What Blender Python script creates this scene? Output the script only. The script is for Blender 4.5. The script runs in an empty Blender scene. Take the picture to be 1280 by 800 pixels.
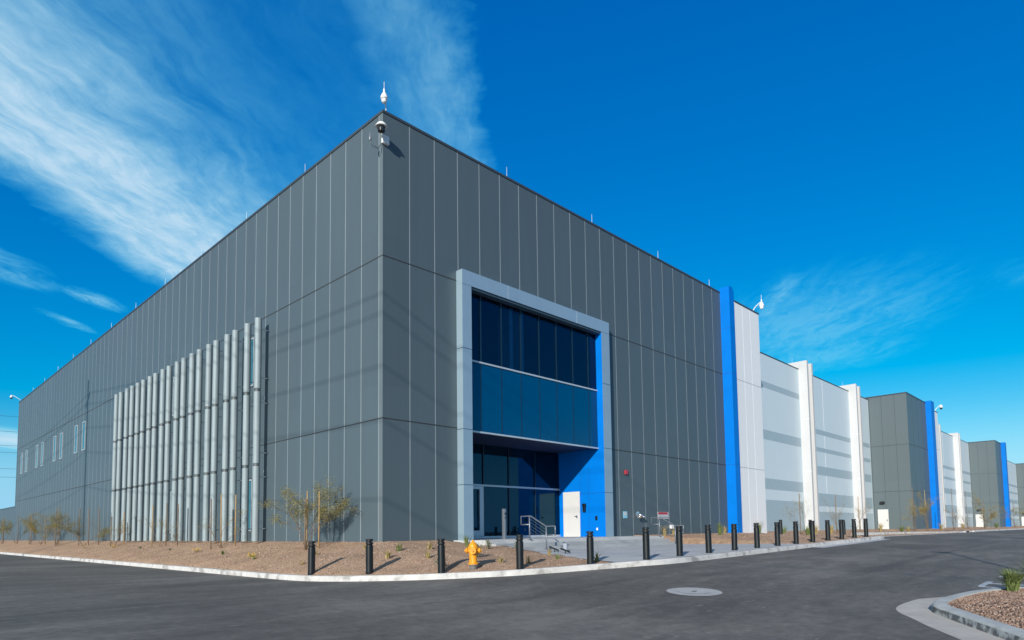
import bpy, math, random
from mathutils import Vector, Matrix
random.seed(7)
R = math.radians
SC = bpy.context.scene
COL = SC.collection

# ------------------------------------------------------------------ tagging
def tag(o, label=None, cat=None, group=None, kind=None):
    if label: o['label'] = label
    if cat: o['category'] = cat
    if group: o['group'] = group
    if kind: o['kind'] = kind
    return o

def empty(name, loc, label, cat, group=None, rz=0.0):
    o = bpy.data.objects.new(name, None)
    o.empty_display_size = 0.3
    COL.objects.link(o)
    o.location = loc
    o.rotation_euler = (0, 0, rz)
    return tag(o, label, cat, group)

def dup(root, loc=None, rz=None, label=None, group=None):
    r = root.copy(); COL.objects.link(r)
    if loc is not None: r.location = loc
    if rz is not None: r.rotation_euler = (0, 0, rz)
    if label: r['label'] = label
    if group: r['group'] = group
    for ch in list(root.children):
        c = ch.copy(); COL.objects.link(c); c.parent = r
        for g in list(ch.children):
            d = g.copy(); COL.objects.link(d); d.parent = c
    return r

# ------------------------------------------------------------------ mesh builder
class MB:
    def __init__(s):
        s.v = []; s.f = []; s.m = []; s.sm = []
    def face(s, pts, m=0, smooth=False):
        n = len(s.v); s.v.extend([tuple(p) for p in pts])
        s.f.append(tuple(range(n, n + len(pts)))); s.m.append(m); s.sm.append(smooth)
        return s
    def grid(s, rows, m=0, smooth=True):
        n = len(s.v); w = len(rows[0])
        for r in rows: s.v.extend([tuple(p) for p in r])
        for i in range(len(rows) - 1):
            for j in range(w - 1):
                a = n + i * w + j
                s.f.append((a, a + 1, a + w + 1, a + w)); s.m.append(m); s.sm.append(smooth)
        return s
    def box(s, x0, x1, y0, y1, z0, z1, m=0, skip=''):
        p = [(x0,y0,z0),(x1,y0,z0),(x1,y1,z0),(x0,y1,z0),(x0,y0,z1),(x1,y0,z1),(x1,y1,z1),(x0,y1,z1)]
        n = len(s.v); s.v.extend(p)
        for k, f in (('b',(0,3,2,1)),('t',(4,5,6,7)),('f',(0,1,5,4)),('r',(1,2,6,5)),('k',(2,3,7,6)),('l',(3,0,4,7))):
            if k in skip: continue
            s.f.append(tuple(n + i for i in f)); s.m.append(m); s.sm.append(False)
        return s
    def bbox(s, x0, x1, y0, y1, z0, z1, b=0.01, m=0):
        """box with chamfered vertical and top edges"""
        prof = [(x0+b,y0),(x1-b,y0),(x1,y0+b),(x1,y1-b),(x1-b,y1),(x0+b,y1),(x0,y1-b),(x0,y0+b)]
        cx, cy = (x0+x1)/2, (y0+y1)/2
        def ring(k, z):
            return [(x + (k if x < cx else -k), y + (k if y < cy else -k), z) for x, y in prof]
        rings = [ring(0, z0), ring(0, z1-b), ring(b, z1)]
        n = len(s.v)
        for r in rings: s.v.extend(r)
        for i in range(2):
            for j in range(8):
                a = n+i*8+j; c = n+i*8+(j+1) % 8
                s.f.append((a, c, c+8, a+8)); s.m.append(m); s.sm.append(False)
        s.f.append(tuple(n+16+j for j in range(8))); s.m.append(m); s.sm.append(False)
        s.f.append(tuple(n+7-j for j in range(8))); s.m.append(m); s.sm.append(False)
        return s
    def tube(s, pts, rad, n=8, m=0, cap=True):
        pts = [Vector(p) for p in pts]
        if not isinstance(rad, (list, tuple)): rad = [rad] * len(pts)
        base = len(s.v); prev = None
        for i, p in enumerate(pts):
            if i == 0: d = pts[1] - p
            elif i == len(pts) - 1: d = p - pts[i-1]
            else: d = (pts[i+1] - p).normalized() + (p - pts[i-1]).normalized()
            d.normalize()
            if prev is None:
                a = d.orthogonal().normalized()
            else:
                a = prev - d * prev.dot(d)
                if a.length < 1e-5: a = d.orthogonal()
                a.normalize()
            prev = a; b = d.cross(a)
            for k in range(n):
                t = 2 * math.pi * k / n
                s.v.append(tuple(p + (a * math.cos(t) + b * math.sin(t)) * rad[i]))
        for i in range(len(pts) - 1):
            for k in range(n):
                a = base + i*n + k; c = base + i*n + (k+1) % n
                s.f.append((a, c, c+n, a+n)); s.m.append(m); s.sm.append(n > 5)
        if cap:
            s.f.append(tuple(base + n-1-k for k in range(n))); s.m.append(m); s.sm.append(False)
            e = base + (len(pts)-1)*n
            s.f.append(tuple(e + k for k in range(n))); s.m.append(m); s.sm.append(False)
        return s
    def lathe(s, prof, c=(0,0,0), n=20, m=0, axis='z', sharp=True):
        """prof: list of (radius, height)."""
        def P(r, h, t):
            a, b = r*math.cos(t), r*math.sin(t)
            if axis == 'z': q = (a, b, h)
            elif axis == 'x': q = (h, a, b)
            else: q = (b, h, a)
            return (q[0]+c[0], q[1]+c[1], q[2]+c[2])
        segs = [(prof[i], prof[i+1]) for i in range(len(prof)-1)]
        for (r0,h0),(r1,h1) in segs:
            base = len(s.v)
            for r,h in ((r0,h0),(r1,h1)):
                for k in range(n): s.v.append(P(r,h,2*math.pi*k/n))
            for k in range(n):
                a = base+k; b = base+(k+1) % n
                s.f.append((a,b,b+n,a+n)); s.m.append(m); s.sm.append(True)
        for (r,h),flip in ((prof[0],True),(prof[-1],False)):
            if r > 1e-4:
                base = len(s.v)
                for k in range(n): s.v.append(P(r,h,2*math.pi*k/n))
                idx = [base+k for k in range(n)]
                s.f.append(tuple(idx[::-1] if flip else idx)); s.m.append(m); s.sm.append(False)
        return s
    def build(s, name, mats, parent=None, loc=None):
        """vertices are world coordinates (or local to a root at the origin); parent root must be unrotated"""
        if not isinstance(mats, (list, tuple)): mats = [mats]
        off = Vector((0,0,0))
        if parent is not None:
            r = parent
            while r is not None:
                off += Vector(r.location); r = r.parent
        elif loc is not None: off = Vector(loc)
        me = bpy.data.meshes.new(name)
        me.from_pydata([(x-off.x, y-off.y, z-off.z) for x,y,z in s.v], [], s.f)
        for m in mats: me.materials.append(m)
        me.polygons.foreach_set('material_index', s.m)
        me.polygons.foreach_set('use_smooth', s.sm)
        me.update()
        o = bpy.data.objects.new(name, me); COL.objects.link(o)
        if parent is not None: o.parent = parent
        elif loc is not None: o.location = loc
        return o

# ------------------------------------------------------------------ materials
def nodes_of(name):
    m = bpy.data.materials.new(name); m.use_nodes = True
    nt = m.node_tree; b = nt.nodes['Principled BSDF']
    return m, nt, b
def N(nt, t, **kw):
    n = nt.nodes.new(t)
    for k, v in kw.items():
        if k.startswith('i_'): n.inputs[int(k[2:])].default_value = v
        else: setattr(n, k, v)
    return n
def L(nt, a, b): nt.links.new(a, b)

def mat(name, col, rough=0.6, metal=0.0, var=0.0, scale=3.0, bump=0.0, bscale=60.0, spec=0.5, stretch=None, dirt=None):
    m, nt, b = nodes_of(name)
    b.inputs['Roughness'].default_value = rough
    b.inputs['Metallic'].default_value = metal
    b.inputs['Specular IOR Level'].default_value = spec
    b.inputs['Base Color'].default_value = (*col, 1)
    tc = N(nt, 'ShaderNodeTexCoord'); src = tc.outputs['Object']
    if stretch:
        mp = N(nt, 'ShaderNodeMapping'); mp.inputs['Scale'].default_value = stretch
        L(nt, src, mp.inputs['Vector']); src2 = mp.outputs['Vector']
    else: src2 = src
    if var > 0:
        nz = N(nt, 'ShaderNodeTexNoise'); nz.inputs['Scale'].default_value = scale; nz.inputs['Detail'].default_value = 6
        nz.inputs['Roughness'].default_value = 0.6
        L(nt, src2, nz.inputs['Vector'])
        mx = N(nt, 'ShaderNodeMix', data_type='RGBA')
        mx.inputs['A'].default_value = (*[c*(1-var) for c in col], 1)
        mx.inputs['B'].default_value = (*[min(1, c*(1+var)) for c in col], 1)
        mr = N(nt, 'ShaderNodeMapRange'); mr.inputs['From Min'].default_value = .3; mr.inputs['From Max'].default_value = .7
        L(nt, nz.outputs['Fac'], mr.inputs['Value']); L(nt, mr.outputs['Result'], mx.inputs['Factor'])
        out = mx.outputs['Result']
        if dirt:
            n2 = N(nt, 'ShaderNodeTexNoise'); n2.inputs['Scale'].default_value = dirt[1]; n2.inputs['Detail'].default_value = 8
            L(nt, src, n2.inputs['Vector'])
            m2 = N(nt, 'ShaderNodeMapRange'); m2.inputs['From Min'].default_value = dirt[2]; m2.inputs['From Max'].default_value = dirt[2]+.12
            m2.inputs['To Max'].default_value = dirt[3]
            L(nt, n2.outputs['Fac'], m2.inputs['Value'])
            mx2 = N(nt, 'ShaderNodeMix', data_type='RGBA'); mx2.inputs['B'].default_value = (*dirt[0], 1)
            L(nt, out, mx2.inputs['A']); L(nt, m2.outputs['Result'], mx2.inputs['Factor']); out = mx2.outputs['Result']
        L(nt, out, b.inputs['Base Color'])
    if bump > 0:
        nb = N(nt, 'ShaderNodeTexNoise'); nb.inputs['Scale'].default_value = bscale; nb.inputs['Detail'].default_value = 4
        L(nt, src2, nb.inputs['Vector'])
        bp = N(nt, 'ShaderNodeBump'); bp.inputs['Strength'].default_value = bump; bp.inputs['Distance'].default_value = .02
        L(nt, nb.outputs['Fac'], bp.inputs['Height']); L(nt, bp.outputs['Normal'], b.inputs['Normal'])
    return m

def panel_mat(name, col, module, rough=0.45, var=.04, spec=.4):
    """painted insulated metal panel: small tone change from panel to panel, faint vertical wash"""
    m, nt, b = nodes_of(name)
    b.inputs['Roughness'].default_value = rough
    b.inputs['Specular IOR Level'].default_value = spec
    tc = N(nt, 'ShaderNodeTexCoord')
    sx = N(nt, 'ShaderNodeSeparateXYZ'); L(nt, tc.outputs['Object'], sx.inputs[0])
    ad = N(nt, 'ShaderNodeMath', operation='ADD'); L(nt, sx.outputs['X'], ad.inputs[0]); L(nt, sx.outputs['Y'], ad.inputs[1])
    dv = N(nt, 'ShaderNodeMath', operation='DIVIDE'); L(nt, ad.outputs[0], dv.inputs[0]); dv.inputs[1].default_value = module
    fl = N(nt, 'ShaderNodeMath', operation='FLOOR'); L(nt, dv.outputs[0], fl.inputs[0])
    zf = N(nt, 'ShaderNodeMath', operation='DIVIDE'); L(nt, sx.outputs['Z'], zf.inputs[0]); zf.inputs[1].default_value = 5.4
    zfl = N(nt, 'ShaderNodeMath', operation='FLOOR'); L(nt, zf.outputs[0], zfl.inputs[0])
    cb = N(nt, 'ShaderNodeCombineXYZ'); L(nt, fl.outputs[0], cb.inputs[0]); L(nt, zfl.outputs[0], cb.inputs[1])
    wn = N(nt, 'ShaderNodeTexWhiteNoise', noise_dimensions='2D'); L(nt, cb.outputs[0], wn.inputs['Vector'])
    mp = N(nt, 'ShaderNodeMapping'); mp.inputs['Scale'].default_value = (1.3, 1.3, .12); L(nt, tc.outputs['Object'], mp.inputs['Vector'])
    nz = N(nt, 'ShaderNodeTexNoise'); nz.inputs['Scale'].default_value = 1.5; nz.inputs['Detail'].default_value = 6
    L(nt, mp.outputs['Vector'], nz.inputs['Vector'])
    a2 = N(nt, 'ShaderNodeMath', operation='MULTIPLY_ADD'); L(nt, wn.outputs['Value'], a2.inputs[0]); a2.inputs[1].default_value = .6; L(nt, nz.outputs['Fac'], a2.inputs[2])
    mp3 = N(nt, 'ShaderNodeMapping'); mp3.inputs['Scale'].default_value = (7, 7, .015); L(nt, tc.outputs['Object'], mp3.inputs['Vector'])
    nr = N(nt, 'ShaderNodeTexNoise'); nr.inputs['Scale'].default_value = 1.0; nr.inputs['Detail'].default_value = 3; L(nt, mp3.outputs['Vector'], nr.inputs['Vector'])
    a3 = N(nt, 'ShaderNodeMath', operation='MULTIPLY_ADD'); L(nt, nr.outputs['Fac'], a3.inputs[0]); a3.inputs[1].default_value = .9; L(nt, a2.outputs[0], a3.inputs[2])
    a2 = N(nt, 'ShaderNodeMath', operation='SUBTRACT'); L(nt, a3.outputs[0], a2.inputs[0]); a2.inputs[1].default_value = .45
    mr = N(nt, 'ShaderNodeMapRange'); L(nt, a2.outputs[0], mr.inputs['Value']); mr.inputs['From Min'].default_value = .3; mr.inputs['From Max'].default_value = 1.3
    mx = N(nt, 'ShaderNodeMix', data_type='RGBA'); L(nt, mr.outputs['Result'], mx.inputs['Factor'])
    mx.inputs['A'].default_value = (*[c*(1-var) for c in col], 1); mx.inputs['B'].default_value = (*[c*(1+var) for c in col], 1)
    L(nt, mx.outputs['Result'], b.inputs['Base Color'])
    nb = N(nt, 'ShaderNodeTexNoise'); nb.inputs['Scale'].default_value = .9; nb.inputs['Detail'].default_value = 2
    L(nt, tc.outputs['Object'], nb.inputs['Vector'])
    bp = N(nt, 'ShaderNodeBump'); bp.inputs['Strength'].default_value = .12; bp.inputs['Distance'].default_value = .03
    L(nt, nb.outputs['Fac'], bp.inputs['Height']); L(nt, bp.outputs['Normal'], b.inputs['Normal'])
    return m

def asphalt_mat():
    m, nt, b = nodes_of('asphalt')
    b.inputs['Roughness'].default_value = .85
    b.inputs['Specular IOR Level'].default_value = .3
    tc = N(nt, 'ShaderNodeTexCoord')
    # long paving streaks along the lanes (X), fine aggregate, big worn patches
    mp = N(nt, 'ShaderNodeMapping'); mp.inputs['Scale'].default_value = (.16, .55, 1); mp.inputs['Rotation'].default_value = (0, 0, R(6)); L(nt, tc.outputs['Object'], mp.inputs['Vector'])
    n1 = N(nt, 'ShaderNodeTexNoise'); n1.inputs['Scale'].default_value = 1.6; n1.inputs['Detail'].default_value = 8; n1.inputs['Roughness'].default_value = .65; n1.inputs['Distortion'].default_value = .6
    L(nt, mp.outputs['Vector'], n1.inputs['Vector'])
    n2 = N(nt, 'ShaderNodeTexNoise'); n2.inputs['Scale'].default_value = .22; n2.inputs['Detail'].default_value = 6; L(nt, tc.outputs['Object'], n2.inputs['Vector'])
    n3 = N(nt, 'ShaderNodeTexNoise'); n3.inputs['Scale'].default_value = 55; n3.inputs['Detail'].default_value = 4; L(nt, tc.outputs['Object'], n3.inputs['Vector'])
    n4 = N(nt, 'ShaderNodeTexNoise'); n4.inputs['Scale'].default_value = 4.5; n4.inputs['Detail'].default_value = 8; n4.inputs['Roughness'].default_value = .7; L(nt, tc.outputs['Object'], n4.inputs['Vector'])
    def mix3(a, ka, bb, kb):
        x = N(nt, 'ShaderNodeMath', operation='MULTIPLY'); L(nt, a, x.inputs[0]); x.inputs[1].default_value = ka
        y = N(nt, 'ShaderNodeMath', operation='MULTIPLY_ADD'); L(nt, bb, y.inputs[0]); y.inputs[1].default_value = kb; L(nt, x.outputs[0], y.inputs[2])
        return y.outputs[0]
    s = mix3(n1.outputs['Fac'], .46, n2.outputs['Fac'], .42)
    s2 = mix3(n4.outputs['Fac'], .40, n3.outputs['Fac'], .16)
    mp5 = N(nt, 'ShaderNodeMapping'); mp5.inputs['Scale'].default_value = (.035, 1.5, 1); mp5.inputs['Rotation'].default_value = (0, 0, R(-8)); L(nt, tc.outputs['Object'], mp5.inputs['Vector'])
    n6 = N(nt, 'ShaderNodeTexNoise'); n6.inputs['Scale'].default_value = 1.3; n6.inputs['Detail'].default_value = 5; n6.inputs['Distortion'].default_value = .3; L(nt, mp5.outputs['Vector'], n6.inputs['Vector'])
    ty = N(nt, 'ShaderNodeMapRange'); L(nt, n6.outputs['Fac'], ty.inputs['Value']); ty.inputs['From Min'].default_value = .60; ty.inputs['From Max'].default_value = .70; ty.inputs['To Max'].default_value = -.075
    s3 = N(nt, 'ShaderNodeMath', operation='ADD'); L(nt, s2, s3.inputs[0]); L(nt, ty.outputs[0], s3.inputs[1]); s2 = s3.outputs[0]
    ad = N(nt, 'ShaderNodeMath', operation='ADD'); L(nt, s, ad.inputs[0]); L(nt, s2, ad.inputs[1])
    cr = N(nt, 'ShaderNodeValToRGB'); L(nt, ad.outputs[0], cr.inputs['Fac'])
    e = cr.color_ramp.elements
    e[0].position = .60; e[0].color = (.102, .098, .091, 1)
    e[1].position = .84; e[1].color = (.225, .212, .19, 1)
    k = cr.color_ramp.elements.new(.72); k.color = (.150, .142, .129, 1)
    # pale stone chips and dust marks
    vo = N(nt, 'ShaderNodeTexNoise'); vo.inputs['Scale'].default_value = 7; vo.inputs['Detail'].default_value = 3
    mp2 = N(nt, 'ShaderNodeMapping'); mp2.inputs['Scale'].default_value = (.45, 1.2, 1); L(nt, tc.outputs['Object'], mp2.inputs['Vector']); L(nt, mp2.outputs['Vector'], vo.inputs['Vector'])
    mr = N(nt, 'ShaderNodeMapRange'); mr.inputs['From Min'].default_value = .67; mr.inputs['From Max'].default_value = .74; mr.inputs['To Max'].default_value = .6
    L(nt, vo.outputs['Fac'], mr.inputs['Value'])
    mx = N(nt, 'ShaderNodeMix', data_type='RGBA'); L(nt, cr.outputs['Color'], mx.inputs['A']); mx.inputs['B'].default_value = (.30, .29, .27, 1); L(nt, mr.outputs['Result'], mx.inputs['Factor'])
    L(nt, mx.outputs['Result'], b.inputs['Base Color'])
    bp = N(nt, 'ShaderNodeBump'); bp.inputs['Strength'].default_value = .5; bp.inputs['Distance'].default_value = .012
    L(nt, n3.outputs['Fac'], bp.inputs['Height']); L(nt, bp.outputs['Normal'], b.inputs['Normal'])
    return m

def gravel_mat(name, a, bcol, c, scale):
    m, nt, b = nodes_of(name)
    b.inputs['Roughness'].default_value = .95; b.inputs['Specular IOR Level'].default_value = .2
    tc = N(nt, 'ShaderNodeTexCoord')
    v = N(nt, 'ShaderNodeTexVoronoi'); v.inputs['Scale'].default_value = scale; L(nt, tc.outputs['Object'], v.inputs['Vector'])
    sp = N(nt, 'ShaderNodeSeparateColor'); L(nt, v.outputs['Color'], sp.inputs[0])
    cr = N(nt, 'ShaderNodeValToRGB'); L(nt, sp.outputs[0], cr.inputs['Fac'])
    e = cr.color_ramp.elements; e[0].color = (*a, 1); e[1].color = (*c, 1)
    k = e.new(.5); k.color = (*bcol, 1)
    nz = N(nt, 'ShaderNodeTexNoise'); nz.inputs['Scale'].default_value = .9; nz.inputs['Detail'].default_value = 8; nz.inputs['Roughness'].default_value = .7; L(nt, tc.outputs['Object'], nz.inputs['Vector'])
    mr = N(nt, 'ShaderNodeMapRange'); L(nt, nz.outputs['Fac'], mr.inputs['Value']); mr.inputs['From Min'].default_value = .3; mr.inputs['From Max'].default_value = .7; mr.inputs['To Min'].default_value = .78; mr.inputs['To Max'].default_value = 1.18
    vm = N(nt, 'ShaderNodeVectorMath', operation='SCALE'); L(nt, cr.outputs['Color'], vm.inputs[0]); L(nt, mr.outputs['Result'], vm.inputs['Scale'])
    L(nt, vm.outputs['Vector'], b.inputs['Base Color'])
    inv = N(nt, 'ShaderNodeMath', operation='SUBTRACT'); inv.inputs[0].default_value = 1; L(nt, v.outputs['Distance'], inv.inputs[1])
    n5 = N(nt, 'ShaderNodeTexNoise'); n5.inputs['Scale'].default_value = 6; n5.inputs['Detail'].default_value = 6; L(nt, tc.outputs['Object'], n5.inputs['Vector'])
    ad = N(nt, 'ShaderNodeMath', operation='MULTIPLY_ADD'); L(nt, n5.outputs['Fac'], ad.inputs[0]); ad.inputs[1].default_value = 1.6; L(nt, inv.outputs[0], ad.inputs[2])
    bp = N(nt, 'ShaderNodeBump'); bp.inputs['Strength'].default_value = .9; bp.inputs['Distance'].default_value = .05
    L(nt, ad.outputs[0], bp.inputs['Height']); L(nt, bp.outputs['Normal'], b.inputs['Normal'])
    return m

def glass_mat(name, tint, through):
    """tinted glazing: clear to what stands behind it by `through`, mirror by Fresnel"""
    m, nt, b = nodes_of(name)
    out = nt.nodes['Material Output']
    b.inputs['Base Color'].default_value = (*tint, 1); b.inputs['Roughness'].default_value = .5; b.inputs['Specular IOR Level'].default_value = 0
    tr = N(nt, 'ShaderNodeBsdfTransparent'); tr.inputs['Color'].default_value = (.30, .62, .85, 1)
    mx = N(nt, 'ShaderNodeMixShader'); mx.inputs[0].default_value = through
    L(nt, b.outputs[0], mx.inputs[1]); L(nt, tr.outputs[0], mx.inputs[2])
    gl = N(nt, 'ShaderNodeBsdfGlossy'); gl.inputs['Roughness'].default_value = .015; gl.inputs['Color'].default_value = (.30, .68, 1, 1)
    fr = N(nt, 'ShaderNodeFresnel'); fr.inputs['IOR'].default_value = 1.55
    tc = N(nt, 'ShaderNodeTexCoord'); nz = N(nt, 'ShaderNodeTexNoise'); nz.inputs['Scale'].default_value = .7; L(nt, tc.outputs['Object'], nz.inputs['Vector'])
    bp = N(nt, 'ShaderNodeBump'); bp.inputs['Strength'].default_value = .02; bp.inputs['Distance'].default_value = .05; L(nt, nz.outputs['Fac'], bp.inputs['Height']); L(nt, bp.outputs['Normal'], gl.inputs['Normal'])
    m2 = N(nt, 'ShaderNodeMixShader'); L(nt, fr.outputs[0], m2.inputs[0]); L(nt, mx.outputs[0], m2.inputs[1]); L(nt, gl.outputs[0], m2.inputs[2])
    L(nt, m2.outputs[0], out.inputs['Surface'])
    return m

M = {}
M['charcoal'] = panel_mat('charcoal_panel', (.078, .112, .134), 1.161, var=.06)
M['joint'] = mat('panel_sealant', (.27, .325, .355), .6, var=.12, scale=.8)
M['reveal'] = mat('dark_reveal', (.03, .035, .04), .7, var=.15)
M['coping'] = mat('dark_coping', (.045, .06, .075), .4, var=.08)
M['trim'] = mat('corner_trim', (.125, .16, .18), .45, var=.05)
M['tower'] = panel_mat('tower_panel', (.098, .132, .146), 2.3)
M['framealu'] = mat('frame_cladding', (.34, .475, .565), .45, metal=.45, var=.04, scale=1.2, spec=.5)
M['blue'] = mat('blue_cladding', (.0, .172, .64), .45, var=.07, scale=.8, spec=.12)
M['bluedark'] = mat('blue_seam', (.001, .09, .40), .5, var=.05)
M['white'] = panel_mat('white_panel', (.79, .83, .86), 1.2, .5, .02)
M['finwhite'] = mat('white_fin', (.53, .545, .555), .5, var=.02)
M['pale'] = panel_mat('pale_panel', (.57, .69, .76), 2.4, .5, .025)
M['band'] = mat('grey_band', (.34, .455, .52), .5, var=.03)
M['palejoint'] = mat('pale_joint', (.86, .89, .92), .6, var=.03)
M['greyjoint'] = mat('grey_joint', (.34, .36, .38), .6, var=.03)
M['glass'] = glass_mat('tinted_glass', (.002, .010, .028), .75)
M['lowglass'] = glass_mat('lobby_glass', (.0, .014, .030), .25)
M['spandrel'] = mat('spandrel_glass', (.0, .054, .155), .08, var=.04, spec=.5)
M['winglass'] = mat('window_glass', (.03, .14, .19), .08, var=.1, spec=.5)
M['mull'] = mat('mullion', (.05, .09, .13), .4, var=.05)
M['mullblue'] = mat('blue_mullion', (.004, .022, .05), .4, var=.05)
M['alu'] = mat('aluminium', (.52, .58, .62), .35, metal=.3, var=.05)
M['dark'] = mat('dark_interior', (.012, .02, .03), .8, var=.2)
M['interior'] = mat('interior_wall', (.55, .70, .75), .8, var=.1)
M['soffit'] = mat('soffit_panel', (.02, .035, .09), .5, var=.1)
M['doorwhite'] = mat('white_door', (.60, .61, .60), .45, var=.02)
M['galv'] = mat('galvanised_tube', (.27, .34, .37), .6, metal=.1, var=.10, scale=1.5, stretch=(3, 3, .5))
M['collar'] = mat('tube_collar', (.10, .12, .13), .5, var=.1)
M['black'] = mat('black_powdercoat', (.004, .008, .011), .42, var=.3, scale=6, spec=.5, dirt=((.05, .045, .04), 5, .62, .5))
M['blacktop'] = mat('black_cap', (.006, .010, .013), .5, var=.2, scale=12)
M['yellow'] = mat('hydrant_yellow', (.80, .33, .012), .42, var=.14, scale=9, bump=.25, bscale=30, dirt=((.25, .12, .03), 14, .60, .6))
M['hydbase'] = mat('hydrant_base', (.16, .15, .14), .7, var=.3, scale=14, bump=.3)
M['concrete'] = mat('kerb_concrete', (.58, .58, .57), .85, var=.14, scale=2.6, bump=.25, bscale=70, dirt=((.22, .21, .20), 2.4, .52, .65))
M['walk'] = mat('walk_concrete', (.50, .515, .525), .85, var=.07, scale=1.2, bump=.2, bscale=80, dirt=((.42, .40, .37), .8, .6, .5))
M['riser'] = mat('step_concrete', (.36, .385, .40), .85, var=.14, scale=2, bump=.2)
M['apron'] = mat('gutter_pan_concrete', (.50, .47, .43), .88, var=.10, scale=2.5, bump=.25, bscale=70, dirt=((.25, .22, .2), 2.0, .60, .6))
M['ikerb'] = mat('island_kerb_concrete', (.47, .49, .475), .85, var=.16, scale=3, bump=.3, bscale=60)
M['asphalt'] = asphalt_mat()
M['gravel'] = gravel_mat('desert_gravel', (.42, .26, .165), (.56, .37, .25), (.66, .48, .345), 34)
M['igravel'] = gravel_mat('island_gravel', (.14, .09, .07), (.22, .15, .12), (.33, .25, .21), 60)
M['earth'] = mat('desert_earth', (.36, .27, .20), .95, var=.2, scale=.05)
M['paint'] = mat('white_paint', (.46, .49, .51), .7, var=.3, scale=6)
M['iron'] = mat('cast_iron', (.07, .07, .072), .6, metal=.3, var=.3, scale=20)
M['collarconc'] = mat('manhole_concrete', (.44, .44, .44), .85, var=.15, scale=5)
M['steel'] = mat('brushed_steel', (.22, .25, .29), .4, metal=.5, var=.06)
M['plastic'] = mat('white_plastic', (.80, .82, .82), .4, var=.03)
M['lens'] = mat('dark_dome', (.02, .025, .03), .15, var=.1)
M['red'] = mat('red_enamel', (.42, .03, .05), .4, var=.06)
M['chrome'] = mat('chrome', (.75, .78, .8), .2, metal=.9, var=.04)
M['cyan'] = mat('light_blue_plate', (.22, .52, .66), .4, var=.05)
M['sign'] = mat('sign_white', (.50, .52, .55), .5, var=.04)
M['sgrey'] = mat('sign_grey', (.30, .34, .40), .5, var=.05)
M['bark'] = mat('bark', (.17, .115, .07), .9, var=.3, scale=20, bump=.4)
M['stake'] = mat('stake_wood', (.38, .27, .14), .8, var=.15, scale=6, stretch=(4, 4, .5))
M['stake2'] = mat('weathered_stake', (.20, .15, .11), .85, var=.2, scale=6, stretch=(4, 4, .5))
M['leaf'] = mat('olive_leaf', (.20, .185, .05), .7, var=.35, scale=5)
M['leaf2'] = mat('ochre_leaf', (.29, .23, .07), .7, var=.35, scale=5)
M['grass'] = mat('dry_grass', (.36, .29, .12), .8, var=.3, scale=9)
M['ggrass'] = mat('green_grass', (.14, .185, .055), .75, var=.3, scale=9)
M['sage'] = mat('sage_leaf', (.13, .165, .085), .75, var=.3, scale=9)
M['flower'] = mat('yellow_flower', (.80, .52, .03), .7, var=.15, scale=20)
M['twig'] = mat('twig', (.15, .10, .07), .9, var=.3, scale=12)
M['timber'] = mat('pole_timber', (.16, .11, .075), .85, var=.2, scale=4, stretch=(3, 3, .4))
M['wire'] = mat('wire', (.05, .05, .055), .5, var=.1)

# ------------------------------------------------------------------ terrain
ZB = -.26                                      # ground against the buildings (camera eye is z = 0)
def lerp(xs, ys, x):
    if x <= xs[0]: return ys[0]
    for i in range(len(xs)-1):
        if x <= xs[i+1]:
            t = (x-xs[i])/(xs[i+1]-xs[i]); return ys[i]+(ys[i+1]-ys[i])*t
    return ys[-1]
def zr(x, y):
    return lerp([-4, 3, 25, 1000], [-1.3, -1.02, -.63, -.58], x) - .05*min(max(-8.9-y, 0), 7.2)

def axis(fine0, fine1, step, lo, hi):
    a = []; x = fine0
    while x <= fine1: a.append(x); x += step
    s = step*1.6; x = fine1
    while x < hi: x = min(hi, x+s); a.append(x); s *= 1.5
    s = step*1.6; x = fine0
    while x > lo: x = max(lo, x-s); a.insert(0, x); s *= 1.5
    return a
AX = axis(-20, 40, 1.0, -700, 900); AY = axis(-24.2, 10, .9, -700, 700)
mb = MB(); mb.grid([[(x, y, zr(x, y)) for x in AX] for y in AY])
tag(mb.build('road', M['asphalt']), kind='structure')
mb = MB(); mb.box(-4000, 4000, -4000, 4000, -4.0, -3.0)
tag(mb.build('ground', M['earth']), kind='structure')

# kerb line: from the far left leg, round the corner, along the drive
CP = [(-4.0,85),(-4.0,40),(-4.0,10),(-4.0,1),(-3.97,-1),(-3.85,-2.1),(-3.5,-3.1),(-3.05,-3.95),(-2.5,-4.8),(-1.85,-5.55),(-1.1,-6.25),(-.3,-6.87),
      (.65,-7.35),(1.6,-7.78),(2.6,-8.25),(3.7,-8.62),(5.2,-8.76),(8,-8.78),(12,-8.78),(18,-8.78),(24.4,-8.78),(25.5,-8.55),(26.2,-7.9),(27.2,-7.2),(29,-6.85),(32,-6.75),
      (56,-6.75),(57.6,-6.6),(58.2,-5.9),(59,-5.6),(62,-5.6),(63,-5.9),(63.6,-6.5),(65,-6.6),(100,-6.6),(150,-6.6),(230,-6.6)]
def catmull(P, step):
    out = []
    for i in range(len(P)-1):
        p0 = Vector(P[max(0,i-1)]); p1 = Vector(P[i]); p2 = Vector(P[i+1]); p3 = Vector(P[min(len(P)-1,i+2)])
        d = (p2-p1).length; n = max(1, int(d/step))
        lin = d > 3
        for k in range(n):
            t = k/n
            if lin: q = p1.lerp(p2, t)
            else: q = .5*((2*p1)+(p2-p0)*t+(2*p0-5*p1+4*p2-p3)*t*t+(3*p1-p0-3*p2+p3)*t**3)
            out.append(q)
    out.append(Vector(P[-1])); return out
PATH = catmull(CP, .28)
def normals(P, closed=False):
    ns = []
    for i in range(len(P)):
        a = P[i-1] if (i > 0 or closed) else P[i]; b = P[(i+1) % len(P)] if (i < len(P)-1 or closed) else P[i]
        d = (b-a).normalized(); ns.append(Vector((-d.y, d.x)))
    return ns
NR = normals(PATH)
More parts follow.
